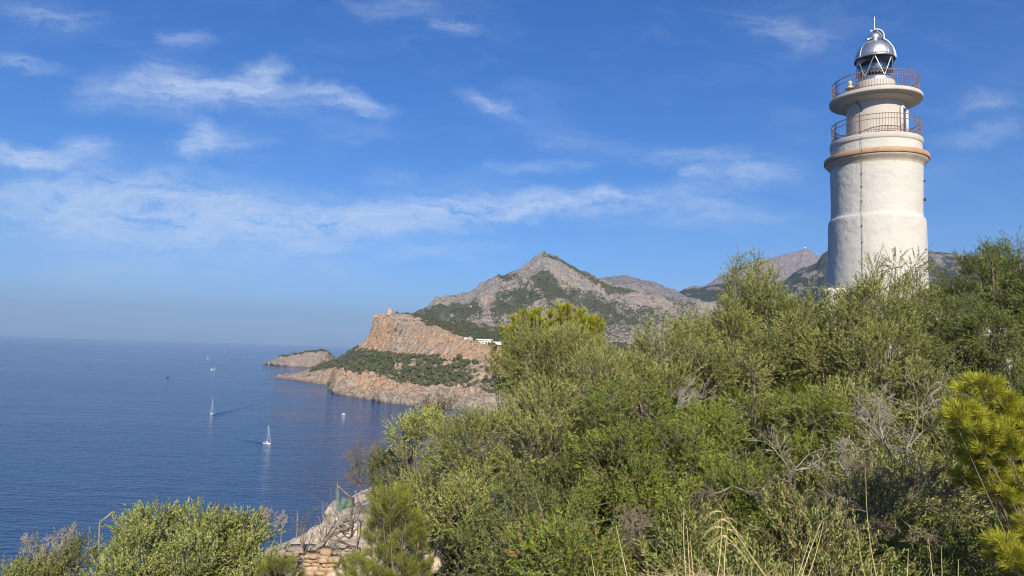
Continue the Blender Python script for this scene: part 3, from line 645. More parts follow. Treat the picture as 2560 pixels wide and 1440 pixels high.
pine_m = leafmat('pine_needle', [(0.0, (0.10, 0.12, 0.014)), (0.5, (0.27, 0.275, 0.030)), (1.0, (0.47, 0.45, 0.06))], None, 0.5, 0.3, 0.3)
pineg_m = leafmat('green_pine_needle', [(0.0, (0.10, 0.12, 0.02)), (0.6, (0.20, 0.22, 0.04)), (1.0, (0.42, 0.40, 0.06))], None, 0.5, 0.3, 0.3)
twig_m = vary(mat('grey_twig', rough=0.85, spec=0.2), (0.25, 0.21, 0.14), (0.12, 0.10, 0.065), 6)
bark_m = vary(mat('bark', rough=0.9, spec=0.2), (0.16, 0.125, 0.09), (0.26, 0.22, 0.17), 9, 5, 0.6, 30, 0.02)
brown_m = leafmat('dry_leaf', [(0.0, (0.13, 0.085, 0.045)), (0.6, (0.24, 0.165, 0.10)), (1.0, (0.36, 0.27, 0.17))], None, 0.8, 0.15)

def rdir(n_): return nrm(rs.normal(size=(n_, 3)))
def leaves_on(p0, d, ln, k, L, Wd, spread=0.75, tmin=0.05, jit=0.3, tonebase=None):
    """leaves along straight shoots.  returns V, F, tone(face)"""
    n_ = len(p0); t = (np.arange(k) + 0.5) / k * (1 - tmin) + tmin
    ref = rdir(n_); s = nrm(np.cross(d, ref)); u_ = np.cross(d, s)
    ph = (np.arange(k) * 2.4)[None] + rs.uniform(0, 6.28, (n_, 1)) + rs.normal(0, .3, (n_, k))
    radial = s[:, None] * np.cos(ph)[..., None] + u_[:, None] * np.sin(ph)[..., None]
    base = p0[:, None] + d[:, None] * (ln[:, None] * t[None])[..., None]
    sp = spread * (1.15 - 0.5 * t)[None, :, None]
    ld = nrm(d[:, None] * np.cos(sp) + radial * np.sin(sp) + rs.normal(0, jit * .4, (n_, k, 3)))
    LL = L * rs.uniform(0.65, 1.2, (n_, k, 1)); WW = Wd * rs.uniform(0.8, 1.15, (n_, k, 1))
    tw = rs.normal(0, 1, (n_, k, 3)); sd_ = nrm(np.cross(ld, radial * 0.25 + tw * 0.5 + np.array([0, 0, 0.01])))
    nn = nrm(np.cross(ld, sd_))
    a = base; b_ = base + ld * LL * .5 + sd_ * WW * .5 + nn * LL * .06; c_ = base + ld * LL; e_ = base + ld * LL * .5 - sd_ * WW * .5 + nn * LL * .06
    V = np.stack([a, b_, c_, e_], 2).reshape(-1, 3); Fq = np.arange(len(V)).reshape(-1, 4)
    tb = rs.uniform(0.15, 0.65, n_) if tonebase is None else tonebase
    tone = np.clip(tb[:, None] + rs.normal(0, .22, (n_, k)) + 0.22 * (t[None] - .5), 0, 0.9)
    return V, Fq, tone.ravel()

def shoots_on_lobes(lobes, dens, ln, up=0.35, camfar=0.35, seed=1, holes=0.5, rough_=0.55, inner=0.5):
    """lobes (K,5): x, y, z, r, flat.  Start points and directions of shoots in the outer shell of the union of lobes"""
    P0, D0 = [], []
    lobes = np.asarray(lobes)
    for L_ in lobes:
        c, r = L_[:3], L_[3]
        cnt = int(dens * 1.25 * 4 * math.pi * r * r)
        d = rdir(cnt)
        facing = d @ nrm(CAM - c)
        keep = (rs.uniform(size=cnt) < np.where(facing > -0.15, 1.0, camfar)) & (d[:, 2] > -0.75)
        d = d[keep]
        bump = 1 + np.clip(rough_ * 1.4 * fbm(c + d * r, 0.32, 3, seed, .4), -.5, .35)
        rr_ = r * bump * (inner + (0.98 - inner) * np.sqrt(rs.uniform(0, 1, len(d)))) 
        p = c + d * rr_[:, None] * np.array([1, 1, L_[4]])
        g = vnoise(p / 0.34, seed + 5) + 0.6 * vnoise(p / 0.16, seed + 6)
        k2 = g > (-0.66 + holes)
        p, d = p[k2], d[k2]
        # drop shoots deep inside another lobe
        ins = np.zeros(len(p), bool)
        for O in lobes:
            if O is L_: continue
            ins |= (np.linalg.norm((p - O[:3]) / np.array([1, 1, O[4]]), axis=1) < O[3] * 0.50)
        p, d = p[~ins], d[~ins]
        P0.append(p); D0.append(nrm(d * 0.75 + np.array([0, 0, up]) + rs.normal(0, 0.42, d.shape)))
    P0 = np.concatenate(P0); D0 = np.concatenate(D0)
    return P0, D0, ln * rs.uniform(0.55, 1.25, len(P0))

def branches(base, lobes, r0=0.035):
    """crooked limbs from the base into every lobe"""
    out = []
    for L_ in lobes:
        a = np.array(base, float) + rs.normal(0, .05, 3) * [1, 1, 0]; b_ = np.array(L_[:3]); nn = 7
        t = np.linspace(0, 1, nn)[:, None]; mid = a + (b_ - a) * t + rs.normal(0, .05, (nn, 3)) * np.sin(t * math.pi) * 1.2 + np.array([0, 0, -.15]) * np.sin(t * math.pi)
        out.append(polytube(mid, np.linspace(r0, r0 * .3, nn), 6))
        for q in range(5):
            s_ = mid[rs.randint(3, nn)]; e = b_ + rdir(1)[0] * L_[3] * 0.85; nn2 = 5; t2 = np.linspace(0, 1, nn2)[:, None]
            out.append(polytube(s_ + (e - s_) * t2 + rs.normal(0, .03, (nn2, 3)) * np.sin(t2 * math.pi), np.linspace(r0 * .35, r0 * .10, nn2), 4))
    return join(out)

SPEC = {  # material, leaf L, leaf W, leaves per shoot, shoot length, density per m2, up, holes, spread
    'olive': (olive_m, .046, .012, 20, .26, 300, .60, .42, .62),
    'silver': (olive_m, .044, .011, 20, .26, 300, .55, .38, .60),
    'green': (green_m, .036, .012, 18, .18, 420, .35, .50, .85),
    'dark': (dark_m, .042, .012, 18, .22, 340, .40, .50, .80),
    'yellow': (yel_m, .040, .015, 18, .20, 330, .75, .36, .55),
}
NLEAF = [0]
def shrub(name, lobes, spec, label, cat='shrub', group=None, seed=1, dens=1.0, base=None, twigs=0.10, tone=0.0, dead=0.02):
    mt, L, Wd, k, ln, dn, up, holes, spr = SPEC[spec]
    lobes = np.array([list(l) + [1.0] * (5 - len(l)) for l in lobes], float)
    L, Wd, dens, ln = L * .86, Wd * .86, dens * 1.22, ln * .9
    P0, D0, LN = shoots_on_lobes(lobes, dn * dens, ln, up, 0.30, seed, holes)
    pn = 0.5 + 0.5 * np.clip(fbm(P0, 0.5, 3, seed + 9) * 1.6, -1, 1)
    tb = np.clip(0.12 + 0.5 * pn + tone + rs.normal(0, .07, len(P0)), 0, .85)
    V, Fq, to = leaves_on(P0, D0, LN, k, L, Wd, spr, tonebase=tb)
    dd = np.repeat(rs.uniform(size=len(P0)) < dead * (1 + 3 * (vnoise(P0 / .4, seed + 3) > .45)), k); to = np.where(to > 2, to, to) if False else np.where(dd, rs.uniform(.93, 1, len(to)), to)
    NLEAF[0] += len(Fq)
    if base is None:
        c = lobes[:, :3].mean(0); base = np.array([c[0], c[1] + .3, float(ground(c[0], c[1] + .3))])
    o = empty(name, tuple(base)); tag(o, label, cat, group)
    _child('crown', V, Fq, mt, o, False, {'tone': to})
    # shoot stems, pale
    sel = rs.uniform(size=len(P0)) < 0.5
    A_ = P0[sel]; B_ = A_ + D0[sel] * (LN[sel] * .9)[:, None]
    A2 = A_ - D0[sel] * 0.10 + rs.normal(0, .02, A_.shape)
    tv = tubes(np.concatenate([A2, A_]), np.concatenate([A_, B_]), np.concatenate([np.full(len(A_), .0032), np.full(len(A_), .0026)]), .0014, 3)
    # long bare grey twigs here and there
    if twigs:
        q = rs.uniform(size=len(P0)) < twigs * 0.22
        A3 = P0[q]; D3 = nrm(D0[q] + rs.normal(0, .55, A3.shape)); mid_ = A3 + D3 * .16; en = mid_ + nrm(D3 + rs.normal(0, .5, A3.shape)) * .20
        tv = join([tv, tubes(np.concatenate([A3, mid_]), np.concatenate([mid_, en]), np.concatenate([np.full(len(A3), .0060), np.full(len(A3), .0042)]), np.concatenate([np.full(len(A3), .0042), np.full(len(A3), .0015)]), 3)])
        _child('twigs', tv[0], tv[1], twig_m, o)
    else: _child('twigs', *tv, twig_m, o)
    _child('trunk', *branches(base, lobes), bark_m, o)
    return o

# the bank of shrubs: lobes over the photo area, each given to the nearest shrub centre
TOPX = [895, 915, 960, 1010, 1060, 1090, 1150, 1200, 1235, 1290, 1340, 1420, 1500, 1560, 1640, 1700, 1760, 1810, 1850, 1900, 1950, 2010, 2050, 2100, 2180, 2260, 2310, 2350, 2400, 2440, 2490, 2600]
TOPY = [1240, 1190, 1140, 1090, 1068, 1040, 1022, 1002, 985, 985, 975, 948, 885, 838, 808, 798, 785, 760, 722, 712, 722, 745, 752, 718, 688, 662, 685, 728, 740, 712, 668, 640]
HOLES = [(1985, 965, 70, 30), (1800, 1000, 46, 24), (2400, 1380, 80, 60), (2520, 1330, 90, 120), (1680, 1035, 40, 18), (1395, 925, 26, 20), (2470, 712, 40, 20), (1560, 1370, 44, 22), (1700, 1245, 26, 16), (2270, 1110, 34, 24), (2080, 1010, 30, 26), (1250, 1270, 30, 20), (2100, 1120, 30, 18), (1450, 1150, 26, 22)]
def Dp(px, py):
    d = 5.4 + (1440 - py) / 740 * 6.2
    d = d + np.maximum(0, 1400 - px) / 500 * 3.2
    d = d + 0.75 * float(vnoise(np.array([[px / 170, py / 95, 3.3]]), 91)[0]) - sum(.9 * math.exp(-((px - hx) / (hw * 1.6)) ** 2 - ((py - hy + hh * 1.6) / (hh * .9)) ** 2) for hx, hy, hw, hh in HOLES)
    return d
SH = [ # cx, cy, spec, tone, dead, label
 (985, 1130, 'olive', .02, .10, 'grey-green wild olive at the cliff edge with brown dead tips on its seaward side'),
 (1160, 1070, 'silver', .05, .03, 'silvery olive shrub just left of the yellow pine top, against the bay'),
 (1120, 1250, 'olive', -.05, .05, 'dull green olive shrub right of the young pine at the cliff edge'),
 (1180, 1400, 'dark', -.05, .04, 'shaded dark shrub at the bottom edge beside the young pine'),
 (1400, 920, 'silver', .10, .02, 'pale silvery olive with upright tips below the yellow pine'),
 (1370, 1110, 'olive', .00, .06, 'olive shrub with brown gaps in the middle left of the bank'),
 (1330, 1290, 'dark', .02, .05, 'dark leafy shrub with a rust-brown patch low in the bank'),
 (1440, 1420, 'green', -.10, .14, 'low green shrub with rusty dead leaves at the bottom edge'),
 (1620, 880, 'silver', .08, .02, 'wide silvery olive whose rounded top meets the far mountains'),
 (1590, 1080, 'green', .05, .02, 'bright green mastic shrub in the centre of the bank'),
 (1640, 1250, 'green', -.02, .05, 'dense green mastic shrub with small dark hollows behind the dry grass'),
 (1880, 740, 'olive', .00, .02, 'tall olive with two leafy spires left of the lighthouse'),
 (1840, 930, 'olive', .04, .03, 'olive-green shrub above the dark hollow in the middle of the bank'),
 (1900, 1100, 'green', .08, .02, 'fresh green mastic shrub under the dark hollow'),
 (2000, 1280, 'green', -.02, .08, 'green shrub with dead orange twigs right of the dry grass heads'),
 (2170, 760, 'olive', -.02, .02, 'open-topped olive standing in front of the lighthouse foot'),
 (2120, 950, 'olive', .03, .04, 'broad olive shrub below the lighthouse'),
 (2270, 1100, 'silver', .00, .05, 'greyish shrub behind the bare dead branches'),
 (2190, 1350, 'silver', -.05, .08, 'half-dry grey shrub at the bottom edge left of the dark hollow'),
 (2470, 720, 'dark', .10, .01, 'tall dark green tree crown at the right edge beside the lighthouse'),
 (2400, 900, 'dark', .06, .02, 'dark green shrub above the right-hand pine'),
 (1770, 1400, 'olive', -.05, .06, 'low olive shrub behind the tuft of dry grass'),
 (2540, 950, 'dark', -.02, .02, 'dark shrub at the right edge above the pine branch'),
 (2390, 1330, 'dark', .05, .04, 'thin-leaved dark shrub over the hollow left of the right-hand pine'),
]
rl = np.random.RandomState(21); cand = []
holes_px = HOLES
for _ in range(60000):
    x = rl.uniform(880, 2900); y = rl.uniform(600, 1520)
    rw = rl.uniform(0.26, 0.44); d = Dp(x, y) + rl.uniform(-.55, .55); rp = rw * F / d
    tp = np.interp(x, TOPX, TOPY)
    if x < 1100 and x - rp * 1.15 < np.interp(y, [1020, 1165, 1215, 1300, 1440, 1520], [1095, 955, 930, 1005, 1040, 1050]): continue
    if y - rp * 0.95 - 16 < tp: continue
    if any(((x - hx) / (hw + rp * .55)) ** 2 + ((y - hy) / (hh + rp * .55)) ** 2 < 1 for hx, hy, hw, hh in holes_px): continue
    if all((x - a) ** 2 + (y - b_) ** 2 > (0.60 * (rp + c)) ** 2 for a, b_, c, *_ in cand): cand.append((x, y, rp, d, rw))
# a second layer farther back closes the hollows
back = []
for _ in range(8000):
    x = rl.uniform(940, 2640); y = rl.uniform(640, 1480); rw = rl.uniform(.38, .5); d = Dp(x, y) + 1.3 + sum(.9 * math.exp(-((x - hx) / (hw * 1.5)) ** 2 - ((y - hy) / (hh * 1.5)) ** 2) for hx, hy, hw, hh in HOLES); rp = rw * F / d
    if any(((x - hx) / (hw + rp * .3)) ** 2 + ((y - hy) / (hh + rp * .3)) ** 2 < 1 for hx, hy, hw, hh in HOLES[2:4]): continue
    if y - rp * 1.15 < np.interp(x, TOPX, TOPY) + 10 or x < 1030: continue
    if all((x - a) ** 2 + (y - b_) ** 2 > (0.72 * (rp + c)) ** 2 for a, b_, c, *_ in back): back.append((x, y, rp, d, rw))
for hx, hy, hw, hh in HOLES:
    for dx in (-.7, 0, .7):
        for dy in (-.4, .5):
            d = 5.4 + (1440 - hy) / 740 * 6.2 + max(0, 1400 - hx) / 500 * 3.2 + 2.3
            if hx > 1350 and (hx, hy) not in ((2400, 1380), (2520, 1330)): back.append((hx + dx * (hw + 40), hy + dy * (hh + 50) + 15, .5 * F / d, d, .5))
groups = [[] for _ in SH]; SC = np.array([(s[0], s[1] * 1.15) for s in SH], float)
for isb, arr in ((0, cand), (1, back)):
    for (x, y, rp, d, rw) in arr:
        k = int(np.argmin(((SC - [x, y * 1.15]) ** 2).sum(1))); q = P(x, y, d); groups[k].append((q[0], q[1], q[2], rw, 1.0, isb))
SPIRES = [(1842, 668, 10), (1838, 700, 14), (1846, 740, 22), (1890, 668, 9), (1896, 695, 14), (1888, 735, 20), (1868, 720, 10), (1930, 720, 12), (2185, 690, 12), (2240, 668, 12), (2290, 668, 10), (2265, 690, 16), (2150, 712, 12), (2040, 760, 12), (2480, 655, 14), (2550, 635, 16)]
for (x, y, rp_) in SPIRES:
    d = Dp(x, y) + .1; k = int(np.argmin(((SC - [x, y * 1.15]) ** 2).sum(1))); q = P(x, y, d); groups[k].append((q[0], q[1], q[2], rp_ * 1.5 * d / F, 1.9, 0))
for k, (s, g) in enumerate(zip(SH, groups)):
    if not g: continue
    fl = [t[:5] for t in g]
    shrub('tree' if 'tree' in s[5] or 'tall olive' in s[5] else 'shrub', fl, s[2], s[5], 'tree' if 'tree' in s[5] or 'tall olive' in s[5] else 'shrub', 'shrubs and olives on the bank', seed=100 + k * 7, tone=s[3], dead=s[4])
print('lobes', len(cand), len(back), 'leaves', NLEAF[0])

# buttress at the foot of the tower
bq = P(2072, 722, 40.3)
_child('buttress', *join([box((bq[0] + .25, bq[1], (GZ + bq[2]) / 2), (1.0, 1.2, bq[2] - GZ))]), plaster, lh, False)

# ------------------------------------------------------------------ pines
def needles(p0, d, ln, k, L=.085, Wd=.0030, spread=.62, tone=0.5):
    return leaves_on(p0, d, ln, k, L, Wd, spread, 0.10, 0.12, np.clip(rs.normal(tone, .16, len(p0)), 0, 1))
def pine(name, tips, label, mt, base, depth, lvl=5, step=.10, per=5, k=60, L=.085, sl=.13, rad=.10, tone=.5, droop=0.0, group=None, nw=.0032, lr=1.0, spr=.62):
    P0, D0, br = [], [], []
    base = np.array(base, float)
    for (px, py) in tips:
        t = P(px, py, depth + rs.uniform(-.4, .4)); bdir = nrm((base - t) * np.array([1, 1, .35]) + np.array([0, 0, -1.6 + droop]))
        nseg = 8; tt = np.linspace(0, 1, nseg)[:, None]
        axis = t + bdir * step * lvl * 1.2 * tt
        mid = axis[-1]; tt2 = np.linspace(0, 1, 7)[:, None]
        limb = mid + (base - mid) * tt2 + np.sin(tt2 * math.pi) * rs.normal(0, .06, (1, 3))
        br += [polytube(axis, np.linspace(.003, .005, nseg), 5), polytube(limb, np.linspace(.005, .016, 7) * lr, 6)]
        P0.append(t[None] + bdir * .1); D0.append(-bdir[None] + rs.normal(0, .1, (1, 3)))
        for l in range(lvl):
            c = t + bdir * (step * (l + .6))
            for q in range(per):
                a = rs.uniform(0, 6.28); out = np.array([math.cos(a), math.sin(a), 0])
                dd = nrm(out * rs.uniform(.5, .95) + np.array([0, 0, .85 - droop])); P0.append((c + out * rad * rs.uniform(.0, .5) * (1 + l * .35))[None]); D0.append(dd[None])
    P0 = np.concatenate(P0); D0 = nrm(np.concatenate(D0)); LN = sl * rs.uniform(.7, 1.3, len(P0))
    V, Fq, to = needles(P0, D0, LN, k, L, nw, spr, tone=tone)
    o = empty(name, tuple(base)); tag(o, label, 'pine tree', group)
    _child('needles', V, Fq, mt, o, False, {'tone': to})
    tb = tubes(P0 - D0 * .02, P0 + D0 * LN[:, None], .004, .002, 4)
    _child('branches', *join(br + [tb]), bark_m, o)
    return o
def gbase(px, py, d):
    q = P(px, py, d); return (q[0], q[1], float(ground(q[0], q[1])) - .05)
pine('pine_tree', [(1262, 822), (1285, 800), (1302, 782), (1322, 790), (1340, 776), (1352, 800), (1275, 850), (1320, 830), (1375, 782), (1404, 764), (1418, 770), (1398, 800), (1385, 830), (1432, 795), (1450, 778), (1458, 800), (1478, 796), (1492, 800), (1502, 815), (1470, 830), (1440, 830), (1356, 850), (1490, 850), (1480, 880), (1300, 860), (1340, 870), (1420, 860),
      (1260, 880)], 'bright yellow-green pine top rising over the shrubs in front of the mountain', pine_m, gbase(1390, 1000, 13.6), 12.8, 5, .070, 6, 50, .075, .10, .07, .66, nw=.0052)
pine('pine_tree', [(1238, 868), (1226, 900), (1254, 892), (1284, 880), (1296, 900), (1270, 920), (1240, 930), (1300, 935), (1285, 950)], 'thin browning pine branches just right of the far white hotel', pineg_m, gbase(1290, 1040, 13.0), 12.2, 4, .08, 4, 40, .065, .09, .07, .55, nw=.0045)
pine('pine_tree', [(975, 1240), (1003, 1228), (1018, 1252), (958, 1262), (992, 1262), (936, 1292), (1034, 1290), (962, 1318), (1008, 1322), (928, 1345), (1050, 1335), (1040, 1372), (985, 1372), (948, 1385), (1018, 1405), (960, 1425), (1052, 1410), (985, 1440)],
     'young green pine with a yellow top at the cliff edge beside the rocks', pineg_m, gbase(985, 1480, 7.6), 7.4, 3, .07, 5, 50, .085, .11, .10, .5)
pine('pine_tree', [(890, 1392), (868, 1418), (915, 1408), (900, 1436), (860, 1445), (935, 1440)], 'low pine seedling under the orange stone blocks at the bottom edge', pineg_m, gbase(900, 1500, 7.2), 7.0, 2, .06, 5, 50, .08, .10, .08, .45)
pine('pine_tree', [(672, 1418), (690, 1405), (705, 1430), (735, 1440), (660, 1440), (720, 1412)], 'small green pine tuft at the foot of the dry stone wall', pineg_m, gbase(700, 1500, 7.6), 7.4, 2, .06, 5, 40, .08, .10, .08, .4)
rp = [(2444, 950), (2470, 985), (2398, 1012), (2420, 1030), (2378, 1040), (2492, 992), (2524, 1010), (2500, 1030), (2455, 1050), (2410, 1075), (2440, 1095), (2490, 1075), (2540, 1060), (2565, 1090), (2515, 1110), (2470, 1130), (2428, 1130), (2545, 1140), (2560, 1175), (2500, 1160), (2455, 1165),
      (2475, 1195), (2530, 1190), (2515, 1225), (2490, 1222), (2560, 1225), (2550, 1270), (2575, 1300), (2540, 1335), (2510, 1350), (2565, 1350), (2525, 1380), (2560, 1400), (2585, 1420), (2545, 1430), (2600, 1100), (2620, 1200), (2610, 1380), (2590, 1010), (2415, 1180), (2520, 1060), (2580, 1050)]
pine('pine_tree', rp, 'large bright yellow-green pine with long needles at the right edge', pine_m, gbase(2760, 1300, 4.9), 4.5, 2, .06, 8, 105, .060, .05, .13, .72, droop=.30, nw=.0027, lr=.5, spr=.85)

# ------------------------------------------------------------------ bare and dry shrubs
def bare(name, px, py, d, hgt, spread, label, r0=.018, depth_=5, seed=0, mt=None, lean=(0, 0)):
    r_ = np.random.RandomState(seed); c = P(px, py, d); segs = []
    def rec(p, dr, ln, r, lev):
        n_ = 3; q = p
        for i in range(n_):
            q2 = q + dr * ln / n_; rr2 = r * (1 - .18 * (i + 1)); segs.append((q, q2, r * (1 - .18 * i), rr2)); q = q2
            dr = nrm(dr + r_.normal(0, .16, 3) + np.array([0, 0, .03]))
            if lev > 0 and i >= 0 and r_.uniform() < .75: rec(q, nrm(dr + r_.normal(0, .55, 3)), ln * r_.uniform(.5, .75), rr2 * .62, lev - 1)
        if lev > 0: rec(q, nrm(dr + r_.normal(0, .3, 3)), ln * .65, r * .5, lev - 1)
    r0 *= .55
    for k in range(4):
        a = r_.uniform(0, 6.28); rec(c, nrm(np.array([math.cos(a) * spread + lean[0], math.sin(a) * spread * .5 - .15, 1.0 + lean[1]])), hgt * r_.uniform(.4, .55), r0, depth_ - 1)
    S_ = np.array([[*a, *b_] for a, b_, _, _ in segs]); R_ = np.array([[a, b_] for _, _, a, b_ in segs])
    o = empty(name, tuple(c)); tag(o, label, 'shrub')
    _child('branches', *tubes(S_[:, :3], S_[:, 3:], np.maximum(R_[:, 0], .0022), np.maximum(R_[:, 1], .0016), 5), mt or twig_m, o)
    return o
grey_m = vary(mat('bleached_wood', rough=0.85, spec=0.2), (0.42, 0.37, 0.29), (0.24, 0.20, 0.15), 8)
bare('bare_shrub', 2240, 1145, 6.4, .66, 1.0, 'bare grey forked branches sticking out of the bank left of the big yellow pine', .020, 5, 3, grey_m)
bare('bare_shrub', 2130, 1195, 6.2, .36, 1.3, 'low tangle of bleached dead twigs left of the bare forked branches', .013, 5, 5, grey_m, lean=(-.3, -.4))
bare('bare_shrub', 1975, 1180, 6.2, .42, 1.2, 'bleached fan of dead twigs in the green shrubs below the dark hollow', .011, 4, 8, grey_m, lean=(.8, -.3))
bare('bare_shrub', 1830, 1215, 6.2, .45, .9, 'small dry grey bush hanging over the green mastic in the middle', .010, 5, 9, twig_m, lean=(.2, -1.3))
bare('bare_shrub', 1690, 1020, 8.6, .42, 1.4, 'dead pale twigs spreading beside the small hollow left of centre of the bank', .010, 5, 10, grey_m, lean=(.5, -.4))
bare('bare_shrub', 1240, 1195, 9.0, .60, 1.4, 'dry whitish twigs over rusty leaves in the left of the bank', .010, 5, 12, grey_m, lean=(-.5, -.3))
bare('bare_shrub', 948, 1190, 11.7, .5, .8, 'grey-brown leafless bush overhanging the sea at the left tip of the bank', .011, 6, 14, twig_m, lean=(-.3, 0))
bare('bare_shrub', 922, 1225, 11.8, .4, .8, 'small leafless bush below the brown one at the cliff edge', .009, 6, 15, twig_m, lean=(-.3, 0))
bare('bare_shrub', 2190, 1290, 5.2, .55, 1.4, 'matted dry grey bush near the bottom edge right of the grass heads', .009, 6, 16, twig_m, lean=(0, -.5))
bare('bare_shrub', 2040, 1330, 5.3, .45, 1.2, 'dry brownish bush around the bundle of straight straw stalks', .008, 6, 17, twig_m, lean=(0, -.5))
bare('bare_shrub', 1090, 1055, 12.5, .45, .7, 'wispy leafless twigs above the left end of the bank against the sea', .007, 6, 18, twig_m)
bare('bare_shrub', 1500, 1390, 5.8, .45, 1.4, 'dry brown bush low in the bank left of the straw stalks', .008, 6, 19, twig_m, lean=(0, -.6))
def L(px, py, d, r): q = P(px, py, d); return (q[0], q[1], q[2], r)
shrub('shrub', [L(968, 1195, 11.6, .28), L(985, 1150, 11.8, .26), L(970, 1240, 11.4, .24)], 'dark', 'dark evergreen bush tucked behind the young pine at the cliff edge', seed=500, tone=.0, dead=.03)
shrub('shrub', [L(1045, 1075, 11.0, .22), L(1010, 1085, 11.0, .22), L(1075, 1065, 11.2, .2)], 'yellow', 'small bright green bush on the top left corner of the bank', seed=505, tone=.05)
brn = shrub('dry_shrub', [L(1345, 1370, 6.0, .10), L(1385, 1392, 5.9, .10), L(1185, 1232, 8.3, .09)], 'olive', 'small patches of rusty brown dead foliage low in the left half of the bank', seed=510, dead=1.5, dens=.6)

shrub('shrub', [L(1110, 1400, 9.6, .36), L(1095, 1460, 9.2, .36), L(1130, 1340, 9.8, .3)], 'dark', 'low dark bush behind the tan rocks right of the young pine', seed=507, tone=.0, dead=.02)
# lower left bushes
LBB = [(300, 1350), (335, 1300), (375, 1292), (285, 1400), (345, 1360), (420, 1310), (455, 1285), (492, 1283), (475, 1330), (410, 1370), (530, 1320), (575, 1325), (618, 1312), (640, 1330), (600, 1360), (545, 1375), (480, 1390), (640, 1385), (660, 1420), (580, 1420), (510, 1440), (430, 1430), (350, 1425), (270, 1440), (300, 1470), (620, 1460)]
shrub('shrub', [L(x + max(0, 330 - x) * .45, y + 30, 9.2 - (y - 1280) / 160 * 1.5 + rs.uniform(-.5, .4), rs.uniform(.12, .23)) for x, y in LBB], 'yellow', 'big rounded yellow-green bush in front of the sea at the lower left', seed=520, tone=-.20, dens=1.25, dead=.01)
LB2 = [(100, 1400), (130, 1372), (165, 1362), (205, 1375), (225, 1410), (80, 1430), (150, 1410), (190, 1430), (60, 1450), (120, 1450)]
shrub('shrub', [L(x - 8, y + 32, 9.4 - (y - 1340) / 100 * .6, rs.uniform(.17, .22)) for x, y in LB2], 'silver', 'smaller grey-green bush with bare twigs at the lower left corner', seed=530, tone=-.05, dens=.95, twigs=.4)
bare('bare_shrub', 110, 1420, 9.0, .42, 1.0, 'fine grey dead twigs on the left of the smaller corner bush', .007, 6, 31, grey_m)
bare('bare_shrub', 672, 1345, 9.6, .34, .9, 'fine dead twigs at the right side of the big lower left bush', .006, 6, 32, grey_m)
bare('bare_shrub', 555, 1310, 9.4, .22, .9, 'pinkish dry twig tips on top of the big lower left bush', .005, 6, 33, twig_m)

# ------------------------------------------------------------------ limestone ledge, dry stone wall, fence posts
lrock = vary(mat('ledge_rock', rough=.92, spec=.15), (0.62, 0.52, 0.40), (0.42, 0.35, 0.28), 1.6, 7, .8, 5, .10)
edge = [(630, 1392, 12.6), (670, 1372, 12.8), (700, 1362, 13), (745, 1342, 13.2), (775, 1326, 13.4), (800, 1311, 13.6), (815, 1290, 13.8), (822, 1262, 14), (832, 1252, 14.1), (850, 1250, 14.2), (880, 1242, 14.4), (905, 1228, 14.6), (940, 1215, 14.8), (1020, 1200, 15)]
lc = []
for x, y, d in edge:
    z = float(P(x, y, d)[2])
    lc.append([(x + 25, 1520, 10.6), (x + 12, y + (1470 - y) * .55, 11.8), (x + 5, y + 26, d - .9), (x + 2, y + 9, d - .35), (x, y, d), ('b', -.3, .8, z - 2.0), ('b', -1.5, 1.5, z - 9.0)])
landform('rock_ledge', lc, 260, 150, lrock, .17, 1.5, lambda X, Y, G, N: np.clip(.12 + .3 * fbm(G, .8, 3, 77), 0, 1), lambda X, Y, G, N: np.clip(.35 + .5 * fbm(G, .7, 3, 78), 0, 1), seed=77, octv=6, keep=4, shore=False)
import bmesh
def ico(sub):
    bm = bmesh.new(); bmesh.ops.create_icosphere(bm, subdivisions=sub, radius=1.0)
    V = np.array([v.co[:] for v in bm.verts]); Fq = np.array([[v.index for v in f.verts] for f in bm.faces]); bm.free(); return V, Fq
I1, I2, I3 = ico(1), ico(2), ico(3)
def stone(c, s, seed, sub=I2, boxy=.5):
    V = sub[0].copy(); V = V / np.max(np.abs(V), axis=1, keepdims=True) ** boxy
    V = V * (1 + (.22 if boxy < .8 else .30) * fbm(V + seed * 7.1, .9, 4, seed % 50)[:, None]); a = (seed * 1.7) % 6.28
    V = V * np.array(s); ca, sa = math.cos(.25 * math.sin(a)), math.sin(.25 * math.sin(a)); V = V @ np.array([[ca, 0, sa], [0, 1, 0], [-sa, 0, ca]])
    return V + np.array(c), sub[1]
wst = vary(mat('shaded_wall_stone', rough=.92, spec=.15), (0.24, 0.19, 0.15), (0.36, 0.30, 0.24), 5, 5, .7, 18, .03)  # stone colour darkened to carry the shade of the ledge and dead branches
ost = vary(mat('ochre_stone', rough=.9, spec=.15), (0.48, 0.36, 0.24), (0.36, 0.25, 0.16), 6, 5, .7, 14, .03)
def stonewall(name, x0, x1, topf, y1, d, sx, mt, label, seed):
    r_ = np.random.RandomState(seed); parts = []; y = y1
    while y > 1320:
        h_ = sx * r_.uniform(.45, .95); x = x0 - r_.uniform(0, sx)
        while x < x1:
            w_ = sx * r_.uniform(.6, 1.8)
            if y - h_ * .5 > topf(x):
                q = P(x + w_ / 2, y - h_ / 2, d + r_.uniform(-.06, .06)); k = d / F
                bv, bf = box((0, 0, 0), (w_ * k * 1.0, .26, h_ * k * 1.02)); bv = bv * r_.uniform(.78, 1.05, (8, 3)); a_r = r_.normal(0, .09); ca, sa = math.cos(a_r), math.sin(a_r)
                bv = bv @ np.array([[ca, 0, sa], [0, 1, 0], [-sa, 0, ca]]); parts.append((bv + q, bf))
            x += w_
        y -= h_
    V, Fs = join(parts); c = V.mean(0); o = mesh(name, V, Fs, mt, origin=c, smooth=False); tag(o, label, 'wall'); return o
